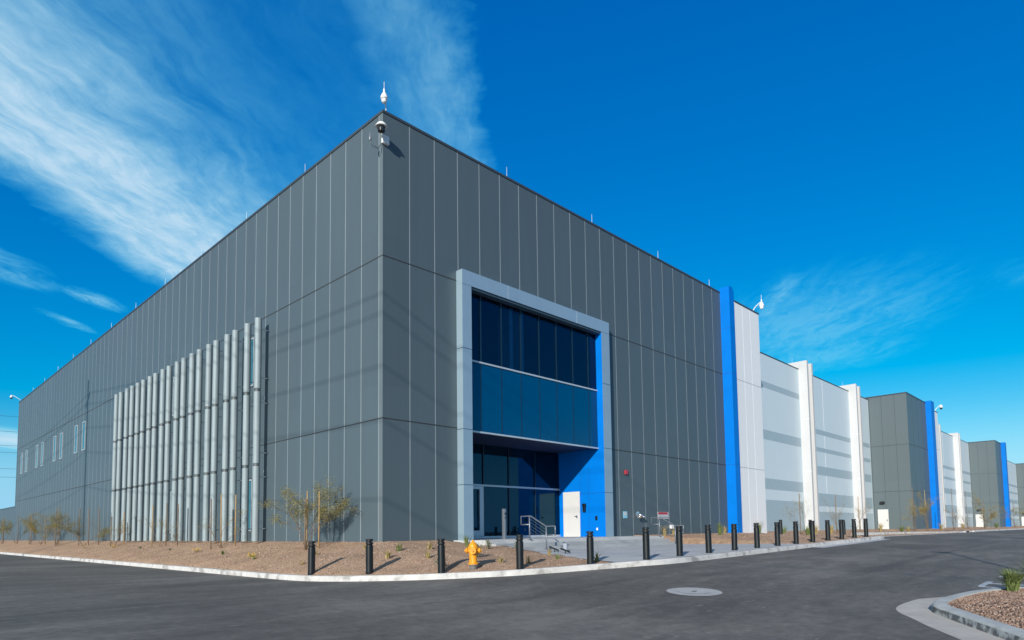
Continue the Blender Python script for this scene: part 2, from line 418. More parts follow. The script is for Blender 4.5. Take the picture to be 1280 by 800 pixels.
def sweep_kerb(P, Nn, prof, closed=False):
    mb = MB(); rows = []
    idx = list(range(len(P))) + ([0] if closed else [])
    for i in idx:
        kh = 1 if closed else lerp([25.9, 27.5, 56.5, 58], [1, .12, .12, 1], P[i].x)
        rows.append([(P[i].x+Nn[i].x*o, P[i].y+Nn[i].y*o, zr(P[i].x, P[i].y)+(h*kh if h > 0 else h)) for o, h in prof])
    mb.grid(rows, smooth=False); return mb
KP = [(-.02,-.2),(0,.0),(.012,.125),(.03,.145),(.05,.15),(.17,.15),(.172,-.2)]
tag(sweep_kerb(PATH, NR, KP).build('kerb', M['concrete']), kind='structure')
BK = [Vector((33.3+t*24.6, -5.0-1.45*t)) for t in [i/30 for i in range(31)]]
bk = MB(); nb_ = normals(BK)
bk.grid([[(p.x+n.x*o, p.y+n.y*o, -.365-.165*(i/30)+h) for o, h in ((-.04,-.6),(0,-.02),(.03,0),(.3,0),(.302,-.4))] for i, (p, n) in enumerate(zip(BK, nb_))], smooth=False)
tag(bk.build('planter_kerb', M['concrete']), kind='structure')
# concrete pan beside the kerb
pan = MB()
px = [i for i, p in enumerate(PATH) if 14.8 < p.x < 25 and p.y < -8]
pan.grid([[(PATH[i].x-NR[i].x*o, PATH[i].y-NR[i].y*o, zr(PATH[i].x, PATH[i].y-o)+.005) for o in (.0, .45)] for i in px], smooth=False)
tag(pan.build('gutter_pan', M['walk']), kind='structure')

def in_walk(x, y):
    if y > -1.4 or y < -9: return 0 if not (3.1 < x < 15.1 and y > -2.6) else 1
    xl = lerp([-8.7, -2.4], [2.45, 3.8], y); xr = lerp([-8.7, -2.4], [14.75, 14.95], y)
    return 1 if xl < x < xr else 0
def walk_z(x, y):
    zt = zr(x, -8.7)+.15
    t = min(1, max(0, (y+8.6)/(6.2))); return zt+(-.715-zt)*t
def target(p):
    if p.y > 0: return Vector((.25, p.y))
    if p.x < 0: return Vector((.25, .25))
    yy = 4.3 if p.x > 27 else .25
    return Vector((max(.25, p.x), yy))
def bedz(p, t, zc):
    e = lerp([-4, 0, 4], [.75, 1.0, 1.9], p.x)
    if p.x > 15: e = .9
    return zc+(ZB-zc)*(t**e)
import mathutils
def nz(x, y, s): return mathutils.noise.noise(Vector((x*s, y*s, 3.3)))
rows = []
for p, n in zip(PATH, NR):
    a = p+n*.165; b = target(p); row = []
    zc = zr(p.x, p.y)+.13*lerp([25.9, 27.5, 56.5, 58], [1, .12, .12, 1], p.x); K = 26
    for k in range(K+1):
        t = k/K; q = a.lerp(b, t)
        z = bedz(p, t, zc) + (.05*nz(q.x, q.y, .9)+.03*nz(q.x, q.y, 2.6))*min(1, 6*t)*min(1, 6*(1-t))
        if in_walk(q.x, q.y): z = min(z, walk_z(q.x, q.y)-.10)
        row.append((q.x, q.y, z))
    rows.append(row)
bedm = MB(); bedm.grid(rows); bed = tag(bedm.build('gravel_bed', M['gravel']), kind='structure')
from mathutils.bvhtree import BVHTree
BVH = BVHTree.FromPolygons([Vector(v) for v in bedm.v], bedm.f)
def gz(x, y):
    h = BVH.ray_cast(Vector((x, y, 5)), Vector((0, 0, -1)))
    return h[0].z if h[0] is not None else zr(x, y)

# walkway sheet and steps
wk = MB(); rws = []
WI = [i for i, p in enumerate(PATH) if 2.25 < p.x < 14.9 and p.y < -7]
wn_ = len(WI)
XL0, XR0 = 3.7, 15.0
for k, i in enumerate(WI):
    a_ = PATH[i]+NR[i]*.171; b_ = Vector((XL0+(XR0-XL0)*(k/(wn_-1))**.9, -2.46)); za = zr(PATH[i].x, PATH[i].y)+.15
    col_ = []
    for q in range(15):
        t = q/14; v = a_.lerp(b_, t); col_.append((v.x, v.y, za+(-.711-za)*t+.002))
    rws.append(col_)
wk.grid(rws, smooth=False)
for q in (3, 6, 9, 12): wk.grid([[(c_[q].x if False else c_[q][0], c_[q][1]+d_, c_[q][2]+.004) for d_ in (0, .025)] for c_ in rws], 1, False)
for k in (9, 18, 27, 36): 
    if k < wn_: wk.grid([[(v[0]+d_, v[1], v[2]+.0045) for d_ in (0, .025)] for v in rws[k]], 1, False)
tag(wk.build('walkway', [M['walk'], M['greyjoint']]), kind='structure')

st = empty('entrance_steps', (9.2, -1.2, -.9), 'three wide pale concrete steps rising to the landing of the recessed entrance', 'steps')
TR = [(-1.80, -.31), (-2.13, -.445), (-2.46, -.58)]
a = MB(); a.bbox(3.15, 15.0, -1.80, .0, -1.0, -.31, .012); a.box(3.86, 12.26, .0, 2.47, -1.0, -.312); a.build('landing', M['walk'], st)
for k in (1, 2):
    a = MB(); a.bbox(3.3, 15.0, TR[k][0], TR[k-1][0]+.003, -1.1, TR[k][1], .012); a.build('step', M['riser'], st)

# ------------------------------------------------------------------ main building
XE, YE, ZT = 31.22, 70.4, 15.0
J1, J2 = 9.73, 3.96
mbd = empty('office_building', (0, 0, ZB), 'large charcoal panelled building in the foreground with blue recessed entrance and a white end bay', 'building')
w = MB()
zb = -1.5
PX0, PX1, PZ = 3.6, 12.28, 9.8
w.face([(0,YE,zb),(0,0,zb),(0,0,ZT),(0,YE,ZT)])                      # left face
w.face([(0,0,zb),(PX0,0,zb),(PX0,0,ZT),(0,0,ZT)])                    # front, around the portal
w.face([(PX1,0,zb),(25.9,0,zb),(25.9,0,ZT),(PX1,0,ZT)])
w.face([(PX0,0,PZ),(PX1,0,PZ),(PX1,0,ZT),(PX0,0,ZT)])
w.face([(XE,YE,zb),(0,YE,zb),(0,YE,ZT),(XE,YE,ZT)])                  # back
w.face([(0,0,ZT),(25.9,0,ZT),(25.9,4,ZT),(0,4,ZT)]); w.face([(0,4,ZT),(XE,4,ZT),(XE,YE,ZT),(0,YE,ZT)]) # roof
w.face([(XE,4,zb),(XE,YE,zb),(XE,YE,ZT),(XE,4,ZT)])
e1, e2 = .004, .007
k = 0
while .243+k*1.1115 < YE-.3:
    y = .243+k*1.1115; k += 1
    w.box(-e1, 0.0, y-.016, y+.016, -.6, ZT-.02, 1, 'r')
for x in [1.161*i for i in range(1, 22)]:
    if 3.3 < x < 12.95: w.box(x-.016, x+.016, -e1, 0, 10.12, ZT-.02, 1, 'k')
    else: w.box(x-.016, x+.016, -e1, 0, -.6, ZT-.02, 1, 'k')
for z in (J1, J2):
    w.box(-e2, 0, 0, YE-.02, z-.02, z+.02, 2, 'r')
    w.box(0.0, 3.385, -e2, 0, z-.02, z+.02, 2, 'k'); w.box(12.91, 25.46, -e2, 0, z-.02, z+.02, 2, 'k')
w.box(-.006, 0, 0, .225, -.6, ZT-.02, 3, 'r')
w.build('wall', [M['charcoal'], M['joint'], M['reveal'], M['trim']], mbd)
c = MB(); c.box(-.03, .3, -.03, YE+.03, ZT-.045, ZT+.05); c.box(.302, 25.47, -.03, .3, ZT-.045, ZT+.05)
c.build('coping', M['coping'], mbd)

# entrance portal
p = MB()
yf = -.348
p.box(3.385, 3.855, yf, .02, -.35, 9.54); p.box(12.285, 12.905, yf, .02, -.35, 9.54); p.box(3.385, 12.905, yf, .02, 9.543, 10.11)
for z in (7.03, 3.9, 1.78):
    p.box(3.38, 3.857, yf-.004, -.002, z-.012, z+.012, 1); p.box(12.283, 12.908, yf-.004, -.002, z-.012, z+.012, 1)
for x in (5.9, 10.4): p.box(x-.008, x+.008, yf-.003, yf, 9.545, 10.10, 2)
p.box(3.38, 12.908, yf-.003, yf, 9.530, 9.541, 1)
p.build('entrance_frame', [M['framealu'], M['mull'], M['alu']], mbd)
p = MB()
p.face([(12.272,yf+.002,-.31),(12.272,2.48,-.31),(12.272,2.48,9.54),(12.272,yf+.002,9.54)][::-1])
for z in (1.78,): p.box(12.268, 12.272, yf+.01, 2.47, z-.012, z+.012, 1, 'r')
for y in (.62, 1.1): p.box(12.269, 12.272, y-.008, y+.008, -.3, 3.9, 1, 'r')
p.build('blue_side_wall', [M['blue'], M['bluedark']], mbd)
p = MB(); p.face([(3.858,yf,-.31),(3.858,2.48,-.31),(3.858,2.48,9.54),(3.858,yf,9.54)]); p.build('recess_side_wall', M['framealu'], mbd)
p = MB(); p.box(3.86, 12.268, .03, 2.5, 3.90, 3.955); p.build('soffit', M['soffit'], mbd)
p = MB(); p.box(3.86, 12.268, -.30, .0, 9.45, 9.538); p.build('frame_head', M['mull'], mbd)
# upper glazing
g = MB(); g.face([(3.86,.01,6.75),(12.268,.01,6.75),(12.268,.01,9.45),(3.86,.01,9.45)]); up = g.build('upper_window', M['glass'], mbd)
m_ = MB()
for x in [1.161*i for i in range(4, 11)]: m_ = MB(); m_.box(x-.035, x+.035, -.02, .0, 6.76, 9.45); m_.build('mullion', M['mullblue'], up)
m_ = MB(); m_.box(3.86, 12.268, -.045, .0, 6.68, 6.745); m_.build('transom', M['alu'], mbd); m_ = MB(); m_.box(3.86, 12.268, -.045, .03, 3.88, 3.945); m_.build('transom', M['alu'], mbd)
g = MB(); g.box(3.86, 12.268, .0, .03, 3.95, 6.675, 0)
for x in [1.161*i for i in range(4, 11)]: g.box(x-.022, x+.022, -.006, .0, 3.96, 6.67, 1)
g.build('spandrel_glass', [M['spandrel'], M['mullblue']], mbd)
# room behind the upper window
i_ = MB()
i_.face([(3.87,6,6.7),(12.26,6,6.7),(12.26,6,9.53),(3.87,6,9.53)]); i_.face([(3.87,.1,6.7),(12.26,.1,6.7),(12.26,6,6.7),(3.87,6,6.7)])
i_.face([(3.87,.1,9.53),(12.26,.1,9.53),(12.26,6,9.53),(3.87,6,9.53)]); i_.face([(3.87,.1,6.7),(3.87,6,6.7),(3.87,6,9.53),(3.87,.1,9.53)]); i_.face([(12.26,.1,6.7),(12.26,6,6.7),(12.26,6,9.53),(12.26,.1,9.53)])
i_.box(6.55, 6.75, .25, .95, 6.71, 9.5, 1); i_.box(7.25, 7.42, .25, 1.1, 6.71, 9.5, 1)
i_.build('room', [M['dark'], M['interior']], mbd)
# lobby glazing, set back
g = MB(); g.face([(3.86,2.49,-.30),(12.268,2.49,-.30),(12.268,2.49,3.9),(3.86,2.49,3.9)]); lob = g.build('lobby_glazing', M['lowglass'], mbd)
for b_, mt in (((3.86, 12.268, 2.44, 2.478, 2.02, 2.10), 'alu'), ((3.87, 12.268, 2.44, 2.478, -.305, -.20), 'alu'),
               *[((x-.03, x+.03, 2.445, 2.476, 2.11, 3.88), 'mullblue') for x in (7.03, 8.65, 10.45)], *[((x-.03, x+.03, 2.445, 2.476, -.199, 2.01), 'mullblue') for x in (7.03, 8.65, 10.45)]):
    m_ = MB(); m_.box(*b_); m_.build('mullion', M[mt], lob)
m_ = MB()
for x in (5.75, 6.86): m_.box(x-.12, x+.12, 2.40, 2.477, -.19, 2.01)
m_.box(5.871, 6.739, 2.40, 2.477, 1.88, 2.0); m_.box(5.871, 6.739, 2.40, 2.477, -.195, .05)
dr = m_.build('entrance_door', M['alu'], mbd)
h_ = MB(); h_.tube([(6.0,2.36,.5),(6.0,2.36,1.2)], .018); h_.build('handle', M['steel'], dr)
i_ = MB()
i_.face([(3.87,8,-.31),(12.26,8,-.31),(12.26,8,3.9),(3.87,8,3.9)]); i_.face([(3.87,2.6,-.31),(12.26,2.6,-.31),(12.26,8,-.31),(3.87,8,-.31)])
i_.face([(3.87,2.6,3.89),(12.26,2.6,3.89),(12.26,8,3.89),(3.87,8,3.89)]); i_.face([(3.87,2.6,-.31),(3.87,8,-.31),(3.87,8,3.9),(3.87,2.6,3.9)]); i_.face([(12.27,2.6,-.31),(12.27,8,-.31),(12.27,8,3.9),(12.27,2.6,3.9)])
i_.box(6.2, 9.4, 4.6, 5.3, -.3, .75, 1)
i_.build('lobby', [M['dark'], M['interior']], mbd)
d_ = MB(); d_.box(12.235, 12.27, 1.22, 2.17, -.305, 1.86); dd = d_.build('side_door', M['doorwhite'], mbd)
h_ = MB(); h_.box(12.19, 12.235, 1.30, 1.36, .62, .74); h_.tube([(12.17,1.33,.70),(12.17,1.45,.70)], .014); h_.build('handle', M['steel'], dd)
h_ = MB(); h_.box(12.25, 12.2715, 1.17, 1.219, -.30, 1.905); h_.box(12.25, 12.2715, 2.171, 2.22, -.30, 1.905); h_.box(12.25, 12.2715, 1.2195, 2.1705, 1.861, 1.905); h_.build('door_frame', M['doorwhite'], dd)

# narrow windows of the left face
def window(y, z0, z1, wd):
    f = MB(); x = -.05
    f.box(x, .0, y-wd/2, y-wd/2+.06, z0, z1); f.box(x, .0, y+wd/2-.06, y+wd/2, z0, z1)
    f.box(x, .0, y-wd/2+.061, y+wd/2-.061, z1-.06, z1); f.box(x, .0, y-wd/2+.061, y+wd/2-.061, z0, z0+.06)
    o = f.build('window', M['alu'], mbd)
    g = MB(); g.box(-.015, -.003, y-wd/2+.06, y+wd/2-.06, z0+.06, z1-.06, 0); g.build('pane', M['winglass'], o)
for y in (43.5, 41.0, 51.35, 48.8, 59.2, 56.7, 67.2, 64.6): window(y, 6.8, 9.08, .9)
for y in (10.45, 20.55): window(y, 6.8, 9.05, .5); window(y, .15, 2.5, .5)

# bright blue fin and white end bay on the front
b_ = MB()
b_.box(25.48, 26.02, -.62, .02, zb, 15.28); b_.box(26.10, 26.40, -.50, .02, zb, 15.22); b_.box(26.021, 26.099, -.40, .02, zb, 15.20, 1)
for z in (J1, J2, 12.6): b_.box(25.476, 26.023, -.624, -.01, z-.012, z+.012, 1)
b_.build('blue_fin', [M['blue'], M['bluedark']], mbd)
def white_bay(root, x0, x1, joints, h):
    b = MB(); b.box(x0, x1, .0, 4.3, zb, h)
    for x in joints: b.box(x-.02, x+.02, -e1, 0, -.5, h-.02, 1, 'k')
    for z in (J1, J2): b.box(x0, x1+.004, -e2, 0, z-.014, z+.014, 2, 'k')
    b.build('white_bay', [M['white'], M['palejoint'], M['greyjoint']], root)
    b = MB(); b.box(x0, x1+.03, -.03, .25, h-.03, h+.07); b.build('bay_coping', M['coping'], root)
white_bay(mbd, 26.42, XE, (27.5, 28.66, 29.83), 14.93)

lw = empty('annex_building', (0, 95, ZB), 'low charcoal annex wall at the far left beyond the tall building', 'building')
b_ = MB(); b_.box(0.0, 20, YE+.01, 150, zb, 3.35); b_.build('wall', M['charcoal'], lw)
b_ = MB(); b_.box(-.03, 20, YE+.012, 150, 3.352, 3.45); b_.build('coping', M['coping'], lw)

# ------------------------------------------------------------------ tube screen
ts = empty('tube_screen', (-.5, 19.5, ZB), 'screen of tall vertical galvanised tubes standing off the charcoal side wall', 'tube screen')
TY = [30.2,29.18,27.85,26.77,25.6,24.53,23.3,22.3,21.04,20.02,18.73,17.75,16.56,15.55,14.28,13.38,12.05,11.15,9.83,8.75]
for y in TY:
    t = MB()
    for z0, z1 in ((-.30, 2.94), (3.06, 6.21), (6.33, 9.47)):
        t.lathe([(.136,z0),(.15,z0+.015),(.15,z1-.015),(.136,z1)], (-.5, y, 0), 18)
    tb = t.build('tube', M['galv'], ts)
    for z0, z1 in ((2.93, 3.07), (6.20, 6.34)):
        t = MB(); t.lathe([(.128,z0),(.128,z1)], (-.5,y,0), 16); t.build('collar', M['collar'], tb)
    for z in (.25, 2.5, 3.55, 5.75, 6.85, 9.0):
        t = MB(); t.tube([(-.37,y,z),(-.021,y,z)], .022, 6); t.build('bracket', M['alu'], tb)

# ------------------------------------------------------------------ pale wings with white fins, grey towers
def wing(name, x0, x1, top, fins, bays, label):
    r = empty(name, ((x0+x1)/2, 3.9, ZB), label, 'building', 'pale wings along the drive')
    w = MB(); yw = 3.9
    w.box(x0, x1, yw, 40, zb, top)
    n = int((x1-x0)/2.9)
    edges = [x0] + [f for f in fins] + [x1]
    for a, b in zip(edges[:-1], edges[1:]):
        mid = a+(b-a)*.42
        if b-a > 3: w.box(mid-.03, mid+.03, yw-.006, yw, -.5, top-.02, 1, 'k')
    w.build('wall', [M['pale'], M['palejoint']], r)
    for i, (a, b) in enumerate(zip(edges[:-1], edges[1:])):
        for z0, z1 in bays[min(i, len(bays)-1)]:
            bb = MB(); bb.box(a+.02, b-.3, yw-.012, yw, z0, z1, 0, 'k'); bb.build('stripe', M['band'], r)
    c = MB(); c.box(x0, x1, yw-.03, yw+.3, top+.002, top+.09); c.build('coping', M['coping'], r)
    for f in fins:
        q = MB(); q.box(f-.15, f+.22, 3.13, 5.2, zb, 15.5); q.box(f+.40, f+.80, 3.60, 3.885, zb, 14.9)
        q.box(f+1.0, f+1.35, 3.13, 5.2, zb, 15.4)
        for z in (J1+.3, J2+1.2): q.box(f-.154, f+.223, 3.126, 3.9, z-.014, z+.014, 1)
        q.build('fin', [M['finwhite'], M['palejoint']], r)
    return r
B1 = [(11.9, 12.4), (7.45, 8.25), (3.25, 4.15), (-.6, 2.35)]
B2 = [(9.1, 9.57), (7.4, 7.8), (5.1, 5.95), (2.05, 3.3), (-.6, 1.5)]
wing('storage_wing', XE+.005, 69.98, 14.75, (49.0, 63.2), (B1, B2, B2), 'pale striped wing with two pairs of white fins, nearest the charcoal building')
wing('storage_wing', 85.3, 129.4, 14.9, (102, 116.5), (B1, B2, B2), 'pale striped wing between the two far grey towers')
wing('storage_wing', 141.0, 188.9, 14.9, (162,), (B1, B2), 'sliver of pale wing farthest right, just left of the last dark tower')

def tower(x0, xb, label, wh):
    r = empty('stair_tower', (x0, 0, ZB), label, 'building', 'grey towers along the drive')
    w = MB(); w.box(x0, xb, .0, 30, zb, 15.0)
    for y in (1.25, 2.6, 3.87): w.box(x0-.005, x0, y-.012, y+.012, -.5, 14.98, 1, 'r')
    for x in [x0+2.3*i for i in range(1, int((xb-x0)/2.3)+1)]: w.box(x-.012, x+.012, -.005, 0, -.5, 14.98, 1, 'k')
    for z in (J1-.5, J2): w.box(x0-.008, x0, 0, 3.9, z-.02, z+.02, 1, 'r'); w.box(x0, xb, -.008, 0, z-.02, z+.02, 1, 'k')
    w.build('wall', [M['tower'], M['reveal']], r)
    c = MB(); c.box(x0-.04, xb, -.04, .3, 15.002, 15.12); c.box(x0-.04, x0+.3, .301, 30, 15.002, 15.12); c.build('coping', M['coping'], r)
    b = MB(); b.box(xb+.003, xb+1.6, -.6, 2, zb, 15.25); b.build('blue_fin', M['blue'], r)
    white_bay(r, xb+1.61, wh, (), 14.6)
    d = MB(); d.box(x0-.04, x0, 2.42, 3.5, -.3, 1.95); d1 = d.build('door', M['doorwhite'], r)
    h = MB(); h.box(x0-.09, x0-.041, 2.52, 2.6, .6, .8); h.build('handle', M['steel'], d1)
    l = MB(); l.bbox(x0-.28, x0-.009, 2.72, 3.2, 2.58, 2.86, .03); l.build('wall_lamp', M['black'], r)
    return r
tower(70.1, 78.9, 'nearer grey tower with white door and blue fin beyond the pale wing', 85.2)
tower(129.5, 136.0, 'second grey tower farther down the drive with bright blue fin', 140.9)
tower(189.0, 198.0, 'farthest grey tower, cut off at the right edge', 204.0)

# ------------------------------------------------------------------ roof and wall fittings
def lightning_rod(x, y, z, label):
    o = MB(); o.lathe([(.05,z),(.05,z+.03),(.010,z+.05),(.008,z+.48),(.003,z+.53)], (x,y,0), 8)
    tag(o.build('lightning_rod', M['alu'], None, (x,y,z)), label, 'lightning rod', 'lightning rods along the parapets')
LR = [(.12, 5.88+5.75*i) for i in range(11)]
NUM = ['first', 'second', 'third', 'fourth', 'fifth', 'sixth', 'seventh', 'eighth', 'ninth', 'tenth', 'eleventh']
for i, (x, y) in enumerate(LR): lightning_rod(x, y, 15.07, f'thin lightning rod on the left parapet, {NUM[i]} from the near corner')
for i, x in enumerate((6.38, 12.34, 18.4, 24.35)): lightning_rod(x, .12, 15.07, f'thin lightning rod on the front parapet, {NUM[i]} from the near corner')
lightning_rod(49.3, 4.6, 15.5, 'thin lightning rod on top of the nearer white fin of the pale wing')
lightning_rod(63.5, 4.6, 15.5, 'thin lightning rod on top of the farther white fin of the pale wing')

def roof_camera(loc, ax, ay, label, s=1.0, antenna=True):
    """gooseneck roof mount reaching out over the parapet by (ax, ay) and up"""
    r = empty('security_camera', loc, label, 'security camera', 'roof security cameras')
    x, y, z = loc
    m = MB(); m.box(x-.1, x+.1, y-.1, y+.1, z, z+.02); m.tube([(x,y,z),(x+ax*.3,y+ay*.3,z+.35*s),(x+ax*.8,y+ay*.8,z+.72*s),(x+ax,y+ay,z+.78*s)], .028*s, 8); m.build('mast', M['plastic'], r)
    cx, cy = x+ax, y+ay
    b = MB(); b.lathe([(.05*s,z+.80*s),(.07*s,z+.77*s),(.15*s,z+.62*s),(.17*s,z+.50*s),(.15*s,z+.47*s)], (cx,cy,0), 18); b.build('housing', M['plastic'], r)
    b = MB(); b.lathe([(.12*s,z+.47*s),(.13*s,z+.40*s),(.10*s,z+.31*s),(.03*s,z+.27*s)], (cx,cy,0), 18); b.build('dome', M['plastic'] if antenna else M['lens'], r)
    if antenna:
        b = MB(); b.lathe([(.045*s,z+.80*s),(.045*s,z+.95*s),(.012*s,z+.97*s),(.01*s,z+1.3*s)], (cx,cy,0), 10); b.build('antenna', M['plastic'], r)
    return r
roof_camera((.22, .12, 15.07), -.20, -.16, 'white dome camera on a gooseneck above the near roof corner', .78)
roof_camera((30.6, .15, 15.0), .75, -.35, 'white dome camera on the roof of the white bay beside the blue fin', 1.0)
roof_camera((.2, 69.9, 15.07), -.9, .5, 'small white camera on the far left end of the roof', .85, False)
roof_camera((84.6, .2, 14.67), .9, -.6, 'tiny white camera above the nearer grey tower\'s white bay', 1.2, False)

wc = empty('wall_camera', (-.0, -.0, 13.9), 'white hooded dome camera bracketed to the near corner just under the roof', 'security camera')
b = MB(); b.lathe([(.02,14.27),(.14,14.24),(.21,14.14),(.21,14.12)], (-.30,-.34,0), 18); b.build('sunshield', M['plastic'], wc)
b = MB(); b.lathe([(.135,14.119),(.135,14.04),(.12,13.95),(.03,13.91)], (-.30,-.34,0), 16); b.build('dome', M['lens'], wc)
b = MB(); b.box(-.07, .20, -.10, -.008, 13.78, 14.08); b.tube([(0,-.06,13.95),(-.15,-.2,13.88),(-.30,-.34,13.95)], .03, 8); b.build('junction_box', M['plastic'], wc)
b = MB(); b.tube([(-.03,.02,13.82),(-.2,.02,13.55),(-.42,.02,13.55),(-.52,.02,13.68),(-.52,.02,13.82)], .018, 6); b.lathe([(.05,13.70),(.05,13.80),(.02,13.82),(.015,13.98)], (-.52,.02,0), 8); b.build('conduit', M['steel'], wc)

# things on the front wall right of the portal
o = MB(); o.bbox(14.38, 14.62, -.10, -.009, 2.78, 3.0, .02); tag(o.build('fire_alarm', M['red'], None, (14.5,0,2.9)), 'small red alarm horn high on the charcoal wall right of the entrance', 'alarm')
o = MB(); o.box(14.2, 14.54, -.03, -.009, .58, .92, 0); o.box(14.25, 14.49, -.034, -.03, .72, .88, 1)
tag(o.build('wall_plate', [M['cyan'], M['sign']], None, (14.4,0,.7)), 'square light blue plate low on the charcoal wall', 'plate')
fd = empty('fire_connection', (15.5, 0, .7), 'twin chrome fire department connection on the charcoal wall between the blue plate and the sign', 'fire connection')
o = MB(); o.lathe([(.17,-.02),(.17,-.009)], (15.5,0,.76), 16, 0, 'y'); o.build('wall_flange', M['chrome'], fd)
for s in (-1, 1):
    o = MB(); o.tube([(15.5,-.02,.78),(15.5+.09*s,-.14,.75),(15.5+.17*s,-.24,.66)], .06, 12); o.tube([(15.5+.165*s,-.23,.67),(15.5+.20*s,-.27,.63)], .078, 12); o.build('inlet', M['chrome'], fd)
sg = empty('notice_sign', (17.9, 0, .74), 'wide red and white notice board on the charcoal wall above the right handrail', 'sign')
o = MB(); o.box(17.4, 18.45, -.03, -.009, .56, .93); o.build('board', M['sign'], sg)
o = MB(); o.box(17.42, 18.36, -.035, -.031, .80, .92, 0); o.box(17.45, 18.40, -.035, -.031, .60, .68, 1); o.build('stripe', [M['red'], M['sgrey']], sg)
o = MB(); o.bbox(18.55, 18.85, -.12, -.009, .04, .24, .02); tag(o.build('hose_bib_cover', M['plastic'], None, (18.7,0,.14)), 'small white box low on the charcoal wall behind the right handrail', 'utility box')
# on the blue side wall
o = MB(); o.bbox(12.14, 12.267, .78, .95, 1.15, 1.30, .01); o.bbox(12.15, 12.267, .80, .93, .90, 1.13, .01)
tag(o.build('wall_sconce', M['black'], None, (12.25,.86,1.1)), 'small black wall light on the blue wall right of the white door', 'wall lamp')
o = MB(); o.bbox(12.23, 12.267, .12, .24, .48, .68, .008); tag(o.build('card_reader', M['black'], None, (12.25,.18,.58)), 'black card reader on the blue wall near the portal edge', 'card reader')
o = MB(); o.bbox(12.23, 12.267, .10, .18, .0, .12, .008); tag(o.build('outlet_cover', M['plastic'], None, (12.25,.14,.07)), 'small white outlet cover low on the blue wall', 'outlet')
pp = empty('push_button_post', (5.93, .1, -.31), 'slim steel access post standing on the landing before the lobby glass', 'access post')
o = MB(); o.bbox(5.87, 6.0, .02, .15, -.31, .92, .01); o.build('post', M['steel'], pp)
o = MB(); o.lathe([(.045,-.01),(.045,.0)], (5.935,.018,.72), 12, 0, 'y'); o.lathe([(.03,-.012),(.03,.0)], (5.935,.018,.55), 12, 0, 'y'); o.build('button', M['black'], pp)

def handrail(x, label):
    r = empty('handrail', (x, -2.2, -.71), label, 'handrail', 'steel handrails of the entrance steps')
    zt, zl = .57, .17
    o = MB(); o.tube([(x,-1.38,.25),(x,-1.38,zt),(x,-1.88,zt),(x,-2.66,zl),(x,-3.10,zl),(x,-3.10,-.16)], .024, 8)
    o.tube([(x,-1.38,.25),(x,-1.80,.25)], .024, 8); o.tube([(x,-3.10,-.16),(x,-2.66,-.16)], .024, 8); o.build('rail', M['steel'], r)
    o = MB(); o.tube([(x,-1.82,-.31),(x,-1.82,zt)], .028, 8); o.lathe([(.07,-.311),(.07,-.29)], (x,-1.82,0), 12); o.build('post', M['steel'], r)
    o = MB(); o.tube([(x,-2.66,-.715),(x,-2.66,zl)], .028, 8); o.lathe([(.07,-.716),(.07,-.69)], (x,-2.66,0), 12); o.build('post', M['steel'], r)
    o = MB()
    for k in range(1, 6):
        d = .125*k; o.tube([(x,-1.84,zt-d),(x,-1.88,zt-d),(x,-2.65,zl-d)], .0045, 5); o.build('infill_bar', M['steel'], r); o = MB()
handrail(5.4, 'left steel handrail beside the entrance steps, against the lobby glass')
handrail(14.6, 'right steel handrail beside the entrance steps, against the charcoal wall')

# low floodlights near the left end of the steps
def floodlight(x, y, rz, label):
    z = gz(x, y)
    r = empty('floodlight', (x, y, z), label, 'floodlight', 'landscape floodlights by the steps')
    o = MB(); o.tube([(x,y,z-.1),(x,y,z+.17)], .015, 6); o.build('stake', M['black'], r)
    o = MB()
    u = Vector((math.cos(rz), math.sin(rz), 0)); s_ = Vector((-u.y, u.x, 0)); c0 = Vector((x, y, z+.19)); up = Vector((0, 0, 1))
    pts = []
    for du, dz in ((-.17, .05), (-.14, .10), (.16, -.02), (.145, -.07)):
        pts.append(c0+u*du+up*dz)
    for sg_ in (-.11, .11): pass
    f = [p+s_*.07 for p in pts]; bk = [p-s_*.07 for p in pts]
    o.face(f); o.face(bk[::-1])
    for i in range(4): o.face([f[i], bk[i], bk[(i+1) % 4], f[(i+1) % 4]])
    o.build('head', M['black'], r)
floodlight(4.15, -4.6, R(-40), 'black floodlight on a short stake, nearer of the pair beside the steps')
floodlight(4.75, -3.6, R(-40), 'black floodlight on a short stake, farther of the pair beside the steps')
o = MB(); z = walk_z(5.6, -3.4); o.lathe([(.09,z),(.09,z+.22),(.07,z+.27),(0,z+.28)], (5.6,-3.4,0), 14); tag(o.build('cleanout_cap', M['sgrey'], None, (5.6,-3.4,z)), 'short grey capped pipe at the foot of the steps', 'pipe cap')

# ------------------------------------------------------------------ bollards
def make_bollard(x, y, z, label, group):
    r = empty('bollard', (x, y, z), label, 'bollard', group)
    r.rotation_euler = (random.uniform(-.012, .012), random.uniform(-.012, .012), random.uniform(0, 6.28))
    o = MB(); o.lathe([(.098,z-.12),(.106,z+.02),(.099,z+.03),(.099,z+.72),(.094,z+.735),(.078,z+.74),(.078,z+.76)], (x,y,0), 24); o.build('post', M['black'], r)
    o = MB(); o.lathe([(.078,z+.755),(.098,z+.775),(.099,z+.79),(.099,z+.82)], (x,y,0), 24)
    for k in range(3):
        t = R(30+120*k); cx, cy = x+.085*math.cos(t), y+.085*math.sin(t)
        o.tube([(cx,cy,z+.81),(cx,cy,z+.87)], .012, 6)
    o.lathe([(.065,z+.815),(.065,z+.87)], (x,y,0), 16)
    o.lathe([(.09,z+.860),(.099,z+.864),(.099,z+.90),(.09,z+.912),(0,z+.915)], (x,y,0), 24); o.build('lamp_cap', M['blacktop'], r)
    return r
BG = 'black bollards along the kerb'
